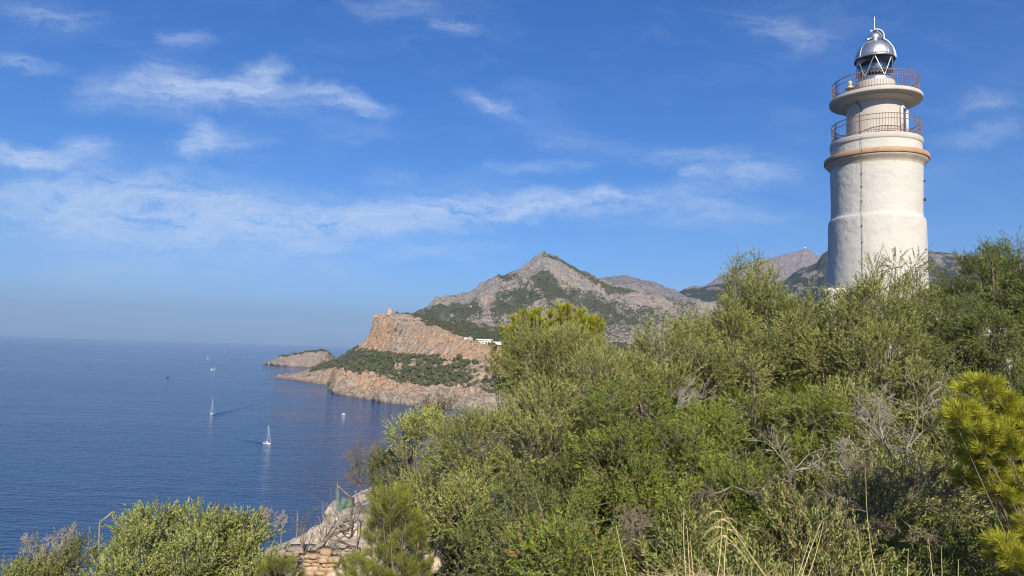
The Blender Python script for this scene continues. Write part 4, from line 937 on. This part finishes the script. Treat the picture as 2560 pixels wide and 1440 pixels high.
stonewall('dry_stone_wall', 664, 800, lambda x: np.interp(x, [660, 700, 760, 800], [1385, 1372, 1362, 1372]), 1460, 11.6, 10, wst, 'dark dry stone wall of small stones beside the big lower left bush', 1)
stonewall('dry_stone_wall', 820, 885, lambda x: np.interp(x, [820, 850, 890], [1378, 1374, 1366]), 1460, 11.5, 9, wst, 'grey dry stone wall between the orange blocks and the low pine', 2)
stonewall('stone_pillar', 776, 824, lambda x: np.interp(x, [776, 800, 824], [1385, 1376, 1378]), 1460, 11.3, 17, ost, 'pillar of squared orange limestone blocks in the dry stone wall', 3)
for k, (x, y, d, sx_, lab) in enumerate([(862, 1340, 12.6, .34, 'pale boulder on the ledge above the grey dry stone wall'), (812, 1350, 12.4, .22, 'small pale boulder above the orange pillar'), (858, 1290, 13.7, .24, 'light boulder behind the green net at the top of the ledge'), (1082, 1365, 8.9, .15, 'tan rock showing between shrub and young pine'), (1062, 1400, 8.2, .15, 'lower tan rock beside the young pine')]):
    q = P(x, y, d); V, Fq = stone((0, 0, 0), (sx_ * 1.2, sx_, sx_ * .75), 31 + k, I3, .8); V = V + .09 * sx_ * 2 * fbm(V, sx_ * .4, 4, k)[:, None] * nrm(V)
    tag(mesh('boulder', V + q, Fq, lrock, origin=q, smooth=False, attrs={'veg': np.zeros(len(V)), 'warm': np.full(len(V), .3)}), lab, 'rock')
for k, (x, y, d, lean, hh) in enumerate([(790, 1372, 11.6, (.7, -.2), .75), (815, 1345, 12.1, (.9, .0), .8), (760, 1385, 11.2, (.2, .0), .7), (870, 1330, 11.8, (-.2, -.3), .8), (880, 1365, 11.3, (-1.0, -.6), .6)]):
    bare('dead_branch', x, y, d, hh, .5, ['thick bleached dead branch climbing the ledge from the wall', 'long dead branch reaching toward the green net', 'short dead twigs over the dark dry stone wall', 'thin dead twigs on the pale boulder', 'dark dead branch lying across the grey wall'][k], (.045 if k < 2 else .022), 3, 40 + k, [grey_m, grey_m, twig_m, twig_m, bark_m][k], lean)
def post(px_pts, d, r, label, mt):
    pts = [P(x, y, d) for x, y in px_pts]; g = pts[0].copy(); g[2] -= .8
    V, Fq = polytube(np.array([g] + pts), r, 8); tag(mesh('fence_post', V, Fq, mt, origin=pts[0]), label, 'post', 'old metal fence posts')
gal = vary(mat('old_galvanised', rough=.6, metal=.4), (.30, .29, .27), (.20, .14, .11), 8)
rus = vary(mat('rusted_post', rough=.7), (.26, .12, .09), (.36, .30, .26), 8)
post([(246, 1390), (250, 1305), (268, 1292), (283, 1279)], 10.2, .013, 'reddish metal post with a bent top left of the big bush', rus)
post([(700, 1398), (703, 1345), (705, 1322), (720, 1292)], 11.8, .013, 'grey metal post with a bent top at the dark stone wall', gal)
post([(740, 1352), (745, 1282)], 13.0, .011, 'straight thin metal post on the ledge against the sea', gal)
post([(890, 1392), (896, 1300), (898, 1256), (888, 1226)], 11.5, .011, 'tall thin pole with a bent top between the green net and the young pine', gal)
ge = empty('net_gate', tuple(P(846, 1285, 13.4))); tag(ge, 'leaning green net panel with a diagonal brace at the top of the ledge', 'gate')
def px3(pts, d): return np.array([P(x, y, d) for x, y in pts])
_child('post', *polytube(px3([(848, 1292), (846, 1240), (843, 1203)], 13.4), .014, 8), gal, ge)
_child('brace', *polytube(px3([(844, 1214), (862, 1230), (880, 1247)], 13.4), .012, 8), gal, ge)
_child('post', *polytube(px3([(882, 1296), (884, 1243)], 13.4), .018, 8), gal, ge)
m, n, b = mat('green_net', (.10, .24, .19), .8); b.inputs['Alpha'].default_value = .55; net = m
gxs = np.linspace(0, 1, 18); gys = np.linspace(0, 1, 14); A_ = []
for s_ in gxs:
    for t_ in gys:
        q = P(np.interp(s_, [0, .2, 1], [839, 847, 883]), np.interp(s_, [0, .2, 1], [1212, 1245, 1243]) * (1 - t_) + np.interp(s_, [0, .2, 1], [1270, 1284, 1294]) * t_, 13.38 + .07 * math.sin(s_ * 9 + t_ * 3)); A_.append(q)
A_ = np.array(A_); Fq = grid_faces(18, 14); B_ = A_ + [0, .012, 0]
_child('net', np.concatenate([A_, B_]), np.concatenate([Fq, Fq[:, ::-1] + len(A_)]), net, ge)

# ------------------------------------------------------------------ dry grass
straw = vary(mat('straw', rough=.7, spec=.2), (0.62, 0.50, 0.26), (0.46, 0.38, 0.17), 9)
def stalk(x0, y0, x1, y1, d, r, label, head=0, bend=0.0, cat='grass stalk', group='straw stalks at the bottom edge'):
    a, b_ = P(x0, y0 + 60, d), P(x1, y1, d + .1); t = np.linspace(0, 1, 12)[:, None]
    s_ = nrm(np.cross(b_ - a, [0, 1, 0])); pts = a + (b_ - a) * t + s_ * bend * np.sin(t * math.pi)
    parts = [polytube(pts, np.linspace(r, r * .35, 12), 5)]
    if head:
        for k in range(head):
            st = pts[-1 - (k % 4)] ; q = t[:8]; dr = nrm(s_ * (-1 if k % 2 else .9) + np.array([0, 0, .55 - .1 * k]) + rs.normal(0, .2, 3))
            hh = st + dr * .075 * q * 2 - np.array([0, 0, .10]) * q ** 2 * 1.9; parts.append(polytube(hh, np.linspace(.0024, .0010, 8), 4))
    V, Fs = join(parts); tag(mesh('grass_stalk', V, Fs, straw, origin=a), label, cat, group)
ST = [(1580, 1440, 1540, 1312, 0, .0, 'thin straw stalk leaning left, leftmost of the tall ones'), (1722, 1440, 1710, 1265, 0, .01, 'tall straight straw stalk left of the feathery heads'), (1784, 1440, 1805, 1280, 7, -.01, 'tall straw stalk with a drooping feathery head'),
      (1812, 1440, 1821, 1306, 7, .01, 'shorter straw stalk with a feathery head, just right of the taller one'), (1958, 1440, 1798, 1260, 0, .01, 'long yellow-green stem slanting up to the left across the others'),
      (1982, 1440, 2050, 1308, 0, .0, 'leftmost straw of the slanting bundle'), (1990, 1440, 2056, 1300, 0, .01, 'middle straw of the slanting bundle'), (1997, 1440, 2060, 1303, 0, -.01, 'rightmost straw of the slanting bundle'), (1976, 1440, 2026, 1345, 0, 0, 'shortest straw of the slanting bundle'),
      (2203, 1440, 2164, 1170, 0, .02, 'tallest thin straw, curving left in front of the dry bush'), (2178, 1440, 2144, 1321, 0, .01, 'straw stalk just left of the tallest curving one'), (2266, 1440, 2271, 1372, 0, 0, 'short upright straw right of the tallest curving one'),
      (2338, 1440, 2321, 1344, 0, .0, 'thin straw leaning left at the edge of the dark hollow'), (2357, 1440, 2353, 1366, 0, 0, 'short straight straw over the dark hollow'), (2394, 1440, 2396, 1398, 0, 0, 'shortest straw, alone in the dark hollow'),
      (1496, 1440, 1478, 1385, 0, 0, 'broken yellow straw at the bottom edge left of the dry tuft'), (1728, 1440, 1718, 1320, 0, 0, 'straw close beside the tall straight stalk'), (1738, 1440, 1726, 1350, 0, 0, 'shorter straw right of the tall straight stalk')]
for (a, b_, c, d_, hd, bd, lab) in ST: stalk(a, b_, c, d_, 3.4, .0030 if a < 2100 else .0022, lab, hd, bd)
nb = 300; bx = rs.normal(1775, 95, nb); bd_ = rs.uniform(3.3, 4.2, nb); parts = []
for k in range(nb):
    a = P(bx[k], 1500, bd_[k]); ln = rs.uniform(.12, .24) * (1.0 if abs(bx[k] - 1775) < 120 else .75); t = np.linspace(0, 1, 8)[:, None]; dr = nrm(np.array([rs.normal(0, .35), rs.normal(0, .25), 1.0]))
    pts = a + dr * ln * t + np.array([rs.normal(0, .12), rs.normal(0, .05), -.10 * rs.uniform(.2, 1.6)]) * t ** 2.2
    parts.append(polytube(pts, np.linspace(.0024, .0006, 8), 3))
for k in range(110):
    x_ = rs.uniform(1450, 2330); a = P(x_, 1500, rs.uniform(3.6, 4.6)); ln = rs.uniform(.10, .22); t = np.linspace(0, 1, 6)[:, None]; dr = nrm(np.array([rs.normal(0, .4), rs.normal(0, .25), 1.0])); parts.append(polytube(a + dr * ln * t, np.linspace(.002, .0006, 6), 3))
V, Fs = join(parts); tag(mesh('dry_grass', V, Fs, straw), 'tuft of dry yellow grass at the bottom edge', 'grass', kind='stuff')

# ------------------------------------------------------------------ pines on the headland, scrub on the slopes
def foliage_far(name, a, b_, sc):
    m, n, b = mat(name, a, .95, spec=.1); p = wpos(n)
    f = n.rng(n.noise(p, sc, 4, .7), .35, .65); n.put(b.inputs['Base Color'], n.mix(f, (*a, 1), (*b_, 1)))
    n.put(b.inputs['Normal'], n.add('ShaderNodeBump', {'Height': n.noise(p, sc * 2.5, 4, .7), 'Strength': 1.0, 'Distance': 2.0}))
    return m
farpine = foliage_far('far_pine', (0.060, 0.074, 0.028), (0.145, 0.150, 0.062), .25)
farscrub = foliage_far('far_scrub', (0.065, 0.078, 0.036), (0.135, 0.138, 0.07), .12)
def tuft(seed, sub=I1, lumps=5):
    r_ = np.random.RandomState(seed); parts = []
    for k in range(lumps):
        c = np.array([r_.normal(0, .38), r_.normal(0, .38), .75 + r_.normal(0, .25)]) * (k > 0) + np.array([0, 0, .7]) * (k == 0); s = r_.uniform(.38, .62)
        V = sub[0] * (1 + .30 * r_.normal(size=(len(sub[0]), 1))) * s * np.array([1, 1, .8]) + c; parts.append((V, sub[1]))
    V, Fs = join(parts); return V, Fs[0]
tv = [tuft(200 + k, I2, 6) for k in range(5)]
protos = []
def pick(G, veg, PX, n_, thr, lim, seed):
    r_ = np.random.RandomState(seed); nu, nv = veg.shape
    cell = np.linalg.norm(np.cross(np.diff(G, axis=0)[:, :-1], np.diff(G, axis=1)[:-1]), axis=-1) * (veg[:-1, :-1] > thr) * lim(PX[:-1, :-1, 0], PX[:-1, :-1, 1])
    vlim = np.ones_like(cell); pr = (cell * vlim).ravel(); pr /= pr.sum(); idx = r_.choice(len(pr), n_, p=pr, replace=True); i, j = np.unravel_index(idx, cell.shape)
    f, g = r_.uniform(size=(2, n_, 1)); return G[i, j] * (1 - f) * (1 - g) + G[i + 1, j] * f * (1 - g) + G[i, j + 1] * (1 - f) * g + G[i + 1, j + 1] * f * g, PX[i, j]
nv = HG.shape[1]; front = slice(0, int(nv * .93))
pts, pxs = pick(HG[:, front], HV[:, front], HP[:, front], 3600, .47, lambda X, Y: (X < 1330) * 1.0, 5)
dist = np.linalg.norm(pts - CAM, axis=1); size = np.where(pxs[:, 1] < 900, rs.uniform(2.0, 3.6, len(pts)), rs.uniform(3.0, 5.4, len(pts)))
low = (pxs[:, 1] > 895) | (pxs[:, 0] < 930); order = np.argsort(-(size / dist) * low)
sel = order[:290]; rest = order[290:]
pm_list = []
for k, (V, Fq) in enumerate(tv):
    me = bpy.data.meshes.new('pine_tree'); me.from_pydata(V.tolist(), [], Fq.tolist()); me.polygons.foreach_set('use_smooth', np.ones(len(Fq), bool)); me.materials.append(farpine); pm_list.append(me)
for k, i in enumerate(sel):
    o = bpy.data.objects.new('pine_tree', pm_list[k % 5]); COL.objects.link(o); o.location = pts[i] - [0, 0, 1.0]; s = size[i] * 1.15; o.scale = (s, s, s * rs.uniform(.95, 1.35)); o.rotation_euler = (0, 0, rs.uniform(0, 6.28))
    tag(o, 'small dark green pine among many alike on the slope of the headland', 'pine tree', 'pines on the headland slope')
def scatter(name, pts, size, protos_, mt, label, cat, zs=1.0):
    VV, FF, o_ = [], [], 0
    for k in range(len(protos_)):
        V, Fq = protos_[k]; q = pts[k::len(protos_)]; s = size[k::len(protos_)]; a = rs.uniform(0, 6.28, len(q)); c, sn = np.cos(a)[:, None], np.sin(a)[:, None]
        x = V[None, :, 0] * c - V[None, :, 1] * sn; y = V[None, :, 0] * sn + V[None, :, 1] * c
        W_ = np.stack([x, y, np.repeat(V[None, :, 2] * zs, len(q), 0)], -1) * s[:, None, None] + q[:, None]
        VV.append(W_.reshape(-1, 3)); FF.append((Fq[None] + (np.arange(len(q)) * len(V))[:, None, None] + o_).reshape(-1, 3)); o_ += W_.shape[0] * W_.shape[1]
    return tag(mesh(name, np.concatenate(VV), np.concatenate(FF), mt), label, cat, kind='stuff')
tl = [tuft(300 + k, I1, 4) for k in range(5)]
scatter('pine_wood', pts[rest] - [0, 0, .8], size[rest], tl, farpine, 'dark green pine wood covering the headland', 'wood')
pts2, px2 = pick(MG[:, :int(MG.shape[1] * .86)], MV[:, :int(MG.shape[1] * .86)], MP[:, :int(MG.shape[1] * .86)], 15000, .27, lambda X, Y: (X < 1800) * (Y < 900) * 1.0, 6)
tl2 = [tuft(320 + k, I1, 2) for k in range(5)]
scatter('scrub', pts2 - [0, 0, 1.5], rs.uniform(2.2, 6.5, len(pts2)) * np.where(px2[:, 1] > 790, 1.15, 1.0), tl2, farscrub, 'dark green scrub and pines scattered over the mountain', 'scrub')
# tiny shrubs dotted over the cliffs
pts3, px3_ = pick(HG[:, front], 1 - HV[:, front], HP[:, front], 1100, .4, lambda X, Y: ((X < 1330) & (Y < 985)) * 1.0, 8)
scatter('cliff_scrub', pts3 - [0, 0, .5], rs.uniform(.8, 2.6, len(pts3)), tl2, farpine, 'small bushes clinging to the headland cliffs', 'scrub')

# ------------------------------------------------------------------ watch tower and buildings
def bx(px0, px1, pyt, pyb, d, dep, drop=0.0):
    """upright box whose front face spans the photo rectangle at depth d"""
    a = P(px0, pyt, d); c = P(px1, pyb, d); z0 = c[2] - drop; k = np.array([(a[0] + c[0]) / 2, d + dep / 2, (a[2] + z0) / 2]); return box(k, (abs(c[0] - a[0]), dep, a[2] - z0))
ochre = vary(mat('ochre_masonry', rough=.9), (.50, .36, .24), (.40, .29, .19), .5, 4, .4, 2, .3)
def project(Q):
    l = (np.asarray(Q) - CAM) @ M3; return 1280 + F * l[..., 0] / -l[..., 2], 720 - F * l[..., 1] / -l[..., 2]
hpx, hpy = project(HG); sel_ = np.where(np.abs(hpx - 974) < 9, hpy, 1e9); ii = np.unravel_index(np.argmin(sel_), sel_.shape); td = float(HG[ii][1]) + 4; tb_ = float(sel_[ii]) + 1.5
q = P(974, tb_, td); r_ = 8 * td / F; z1 = float(P(974, tb_ - 11.5, td)[2])
wt = empty('watch_tower', tuple(q)); tag(wt, 'round ochre stone watch tower on the headland top', 'tower')
_child('wall', *lathe([(r_ * 1.04, q[2] - 6), (r_ * 1.0, q[2]), (r_ * .95, z1 - 1.2)], 32, (q[0], q[1], 0)), ochre, wt)
_child('parapet', *lathe([(r_ * .95, z1 - 1.3), (r_ * 1.02, z1 - 1.1), (r_ * 1.02, z1), (r_ * .90, z1), (r_ * .88, z1 - .9), (.1, z1 - .9)], 32, (q[0], q[1], 0)), ochre, wt)
_child('door', *box((q[0] + r_ * .3, q[1] - r_ * .97, q[2] + 3), (1.2, .5, 2.2)), darkm, wt)
wht = vary(mat('white_render', rough=.75), (.78, .76, .70), (.70, .68, .62), .2, 3)
crm = vary(mat('cream_render', rough=.8), (.66, .60, .48), (.58, .52, .41), .2, 3)
wing = mat('window_glass', (.09, .11, .13), .15)[0]; tile = vary(mat('pale_roof_tile', rough=.85), (.52, .44, .33), (.44, .36, .27), .8)
ht = empty('hotel', tuple(P(1222, 866, 1610))); tag(ht, 'long white flat-roofed hotel with rows of windows above the headland cliff', 'hotel')
_child('wall', *bx(1195.5, 1231.5, 852, 868, 1600, 14, 10), wht, ht, False)
_child('wing', *bx(1231.8, 1253, 854, 864, 1604, 14, 10), wht, ht, False)
_child('roof', *bx(1190.5, 1231, 847.2, 851.8, 1606, 18), wht, ht, False)
for r0, (yt, yb) in enumerate(((854, 857), (859.3, 862), (864.2, 866.5))):
    for k, xx in enumerate((1197, 1204.8, 1213.4, 1219.8, 1227.5)):
        if r0 == 2 and k == 0: continue
        _child('window', *bx(xx, xx + (5 if k in (1, 4) else 4), yt, yb, 1599.4, .8), wing, ht, False)
_child('window', *bx(1236.6, 1238.6, 855.5, 858.5, 1603.4, .8), wing, ht, False)
vl = empty('villa', tuple(P(1173, 857, 1640))); tag(vl, 'cream villa with a low pitched roof left of the white hotel', 'house')
_child('wall', *bx(1168, 1180.5, 844.4, 857, 1640, 12, 8), crm, vl, False)
_child('wing', *bx(1160.5, 1168, 843.2, 853, 1644, 10, 8), crm, vl, False)
a, c = P(1167, 844.4, 1639), P(1181.5, 844.4, 1639); zt = float(P(1174, 841, 1645)[2]); mx_ = (a[0] + c[0]) / 2
Vr = np.array([[a[0], 1638.5, a[2]], [c[0], 1638.5, a[2]], [c[0], 1653.5, a[2]], [a[0], 1653.5, a[2]], [mx_ - 1.5, 1646, zt], [mx_ + 1.5, 1646, zt]])
_child('roof', Vr, [np.array([[0, 1, 5, 4], [2, 3, 4, 5]]), np.array([[1, 2, 5], [3, 0, 4]])], tile, vl, False)
_child('terrace', *bx(1180, 1189, 855, 859, 1636, 8, 6), crm, vl, False)
for yt in (846.6, 852.6):
    for xx in (1169.2, 1172, 1174.8, 1177.6): _child('window', *bx(xx, xx + 1.3, yt, yt + 3, 1639.4, .8), wing, vl, False)
def house(pxs_, d, nwin, label, mt=None):
    x0, x1, y0, y1 = pxs_; o = empty('house', tuple(P((x0 + x1) / 2, y1, d))); tag(o, label, 'house')
    _child('wall', *bx(x0, x1, y0, y1, d, 10, 6), mt or wht, o, False)
    for k in range(nwin): w_ = (x1 - x0) / nwin; _child('window', *bx(x0 + w_ * (k + .2), x0 + w_ * (k + .8), y0 + (y1 - y0) * .25, y0 + (y1 - y0) * .62, d - .5, .8), wing, o, False)
house((1239, 1261, 868.6, 877), 1560, 3, 'low white building with three wide openings below the hotel')
house((1275, 1284, 870, 878), 1540, 1, 'small white house at the right end of the clifftop buildings')
house((1173, 1180, 764.5, 767), 3040, 2, 'tiny pale house alone on the mountain slope', crm)
wcap = mat('white_radome', (.8, .8, .8), .4)[0]
for (x, y, rpx, lab) in ((2012.5, 619.5, 2.2, 'white radar dome on the summit of the far pink peak'), (2042, 634.5, 1.3, 'small white hut on the right shoulder of the far pink peak')):
    q = P(x, y, 8780); tag(mesh('radar_dome' if rpx > 2 else 'hut', I2[0] * rpx * 8780 / F * np.array([1, 1, .95]) + q, I2[1], wcap, origin=q), lab, 'radar dome' if rpx > 2 else 'hut')

# ------------------------------------------------------------------ boats
hullm = mat('boat_gelcoat', (.80, .80, .77), .3)[0]; teak = mat('teak_deck', (.42, .33, .24), .7)[0]; alu = mat('mast_aluminium', (.75, .76, .78), .45)[0]; navy = mat('navy_canvas', (.03, .05, .12), .8)[0]
def hullmesh(Lh, Bm, H, n_=14):
    V = []; 
    for i in range(n_):
        t = i / (n_ - 1); x = (t - .5) * Lh; w_ = Bm / 2 * (math.sin(math.pi * min(1, .30 + t * .70)) ** .6 if t < .999 else 0.02); zt = H * (1 + .25 * t ** 2)
        for s_, zz in ((1, zt), (.97, zt * .6), (.80, 0.0), (.3, -.35 * H), (-.3, -.35 * H), (-.80, 0), (-.97, zt * .6), (-1, zt)): V.append((x + (zz / H) * .25 * t, s_ * w_, zz))
    V = np.array(V); f = grid_faces(n_, 8); cap = np.array([[0, 1, 6, 7], [1, 2, 5, 6], [2, 3, 4, 5]]); return V, np.concatenate([f, cap])
def boat_tf(V, q, hd):
    c, s_ = math.cos(hd), math.sin(hd); return V @ np.array([[c, s_, 0], [-s_, c, 0], [0, 0, 1]]) + q
def sailboat(px, py, Lh, mast, hd, label, thick=1.0):
    q = SEA(px, py); q[2] = 0; o = empty('sailboat', tuple(q)); tag(o, label, 'sailboat'); B = Lh * .30; H = Lh * .105
    def ch(nm, vf, mt, par=None): return _child(nm, boat_tf(np.asarray(vf[0]), q, hd), vf[1], mt, par or o, False)
    hl = ch('hull', hullmesh(Lh, B, H), hullm)
    xs = np.linspace(0, 1, 12); V = np.array([[(t - .5) * Lh * .98, s_ * B / 2 * .93 * (math.sin(math.pi * min(1, .3 + t * .7)) ** .6 if t < .999 else .02), H * (1 + .25 * t * t) - .03] for t in xs for s_ in (-1, 1)])
    ch('deck', (V, grid_faces(12, 2)), teak)
    ch('cabin', join([box((Lh * .06, 0, H * 1.18), (Lh * .34, B * .52, H * .5)), box((Lh * .20, 0, H * 1.12), (Lh * .12, B * .40, H * .35))]), hullm)
    ch('sprayhood', box((-Lh * .13, 0, H * 1.5), (Lh * .08, B * .5, H * .55)), navy)
    mp = Lh * .10
    ch('mast', tubes([[mp, 0, H * 1.1]], [[mp, 0, mast]], .11 * thick, .07 * thick, 8), alu)
    bm_ = ch('boom', tubes([[mp, 0, H * 2.3]], [[-Lh * .30, 0, H * 2.2]], .10 * thick, .08 * thick, 6), alu)
    ch('furled_sail', tubes([[mp - .2, 0, H * 2.45]], [[-Lh * .28, 0, H * 2.35]], .24 * thick, .16 * thick, 8), hullm, bm_)
    ch('headsail', tubes([[Lh * .49, 0, H * 1.4]], [[mp + .2, 0, mast * .95]], .14 * thick, .05 * thick, 6), hullm)
    ch('rigging', join([tubes([[-Lh * .48, 0, H * 1.1]], [[mp, 0, mast]], .03 * thick, .02, 4)] + [tubes([[mp, s_ * B * .45, H * 1.1], [mp, s_ * B * .30, mast * .55]], [[mp, s_ * B * .30, mast * .55], [mp, 0, mast * .97]], .03 * thick, .02, 4) for s_ in (-1, 1)]), alu)
    return o
def mpp(px, py): return float(SEA(px, py)[1]) / F
sailboat(667, 1110, 9.6, 47 * mpp(667, 1110), math.radians(-28), 'white sailboat with sails down, nearest to the camera on the open sea', 1.0)
sailboat(531, 1036, 9.6, 40 * mpp(531, 1036), math.radians(-105), 'white sailboat seen end-on with a long dark wake, left of the nearer one', 1.0)
sailboat(519.5, 896, 12, 9 * mpp(519, 896), math.radians(-160), 'distant white sailboat, leftmost of the tiny far boats', 1.6)
sailboat(535.5, 923.5, 9, 5.5 * mpp(535, 923), math.radians(-40), 'tiny white sailboat close to the right of a tiny motorboat', 1.4)
def motorboat(px, py, Lh, hd, label, mt=None):
    q = SEA(px, py); q[2] = 0; o = empty('motorboat', tuple(q)); tag(o, label, 'motorboat'); B = Lh * .36; H = Lh * .15
    def ch(nm, vf, m_): return _child(nm, boat_tf(np.asarray(vf[0]), q, hd), vf[1], m_, o, False)
    ch('hull', hullmesh(Lh, B, H), mt or hullm); ch('cabin', join([box((0, 0, H * 1.35), (Lh * .36, B * .7, H * .8)), box((-Lh * .02, 0, H * 2.0), (Lh * .26, B * .62, H * .3))]), mt or hullm)
    ch('windscreen', box((Lh * .17, 0, H * 1.55), (Lh * .06, B * .66, H * .35)), wing)
motorboat(858.5, 1036, 5.2, math.radians(10), 'small white motorboat alone near the shadowed bay')
motorboat(563, 880, 13, math.radians(30), 'farthest tiny white motorboat near the horizon')
motorboat(624, 893.5, 11, math.radians(90), 'tiny white motorboat farther right, toward the rocky islet')
motorboat(529, 923.8, 9, math.radians(20), 'tiny white motorboat just left of a tiny sailboat')
motorboat(419, 944, 7, math.radians(10), 'small dark boat far to the left of the others', darkm)
# wakes
def wake(pts, w0, w1, hgt_, name='wake'):
    P_ = np.array([SEA(x, y) for x, y in pts]); P_[:, 2] = 0; n_ = len(P_); t = np.linspace(0, 1, 60); Q = np.stack([np.interp(t, np.linspace(0, 1, n_), P_[:, k]) for k in range(3)], 1)
    d = nrm(np.gradient(Q, axis=0)); s_ = np.stack([-d[:, 1], d[:, 0], 0 * d[:, 0]], 1); w_ = (w0 + (w1 - w0) * t)[:, None]; ph = (1 + .35 * np.sin(t * 70))[:, None]
    prof = [(-1, -.02), (-.5, .35), (0, 1), (.5, .35), (1, -.02)]; G = np.stack([Q + s_ * w_ * a + np.array([0, 0, 1]) * b_ * hgt_ * (1 - .7 * t[:, None]) * ph for a, b_ in prof], 1)
    tag(mesh(name, G.reshape(-1, 3), grid_faces(60, 5), SEAMAT), kind='structure')
wake([(536, 1036), (560, 1030), (600, 1020), (660, 1005)], 1.3, 2.6, .75)
wake([(655, 1108), (640, 1104), (615, 1100), (590, 1097)], 1.2, 3.0, .5)
wake([(535, 1028), (540, 1010), (548, 990)], 1.0, 3.0, .35)

# ------------------------------------------------------------------ sea air
hm_ = bpy.data.materials.new('sea_haze'); hm_.use_nodes = True; n = NT(hm_.node_tree); n.n.clear()
pv = n.add('ShaderNodeVolumePrincipled', {'Color': (0.72, 0.87, 1.0, 1), 'Density': HAZE if 'HAZE' in globals() else 4.0e-5, 'Anisotropy': 0.3})
ou = n.add('ShaderNodeOutputMaterial', {'Volume': pv.outputs[0]})
V, Fq = box((0, 0, (1680 - 4) / 2), (76000, 76000, 1684)); tag(mesh('haze', V, Fq, hm_, smooth=False), 'thin blue sea haze', 'haze', kind='stuff')
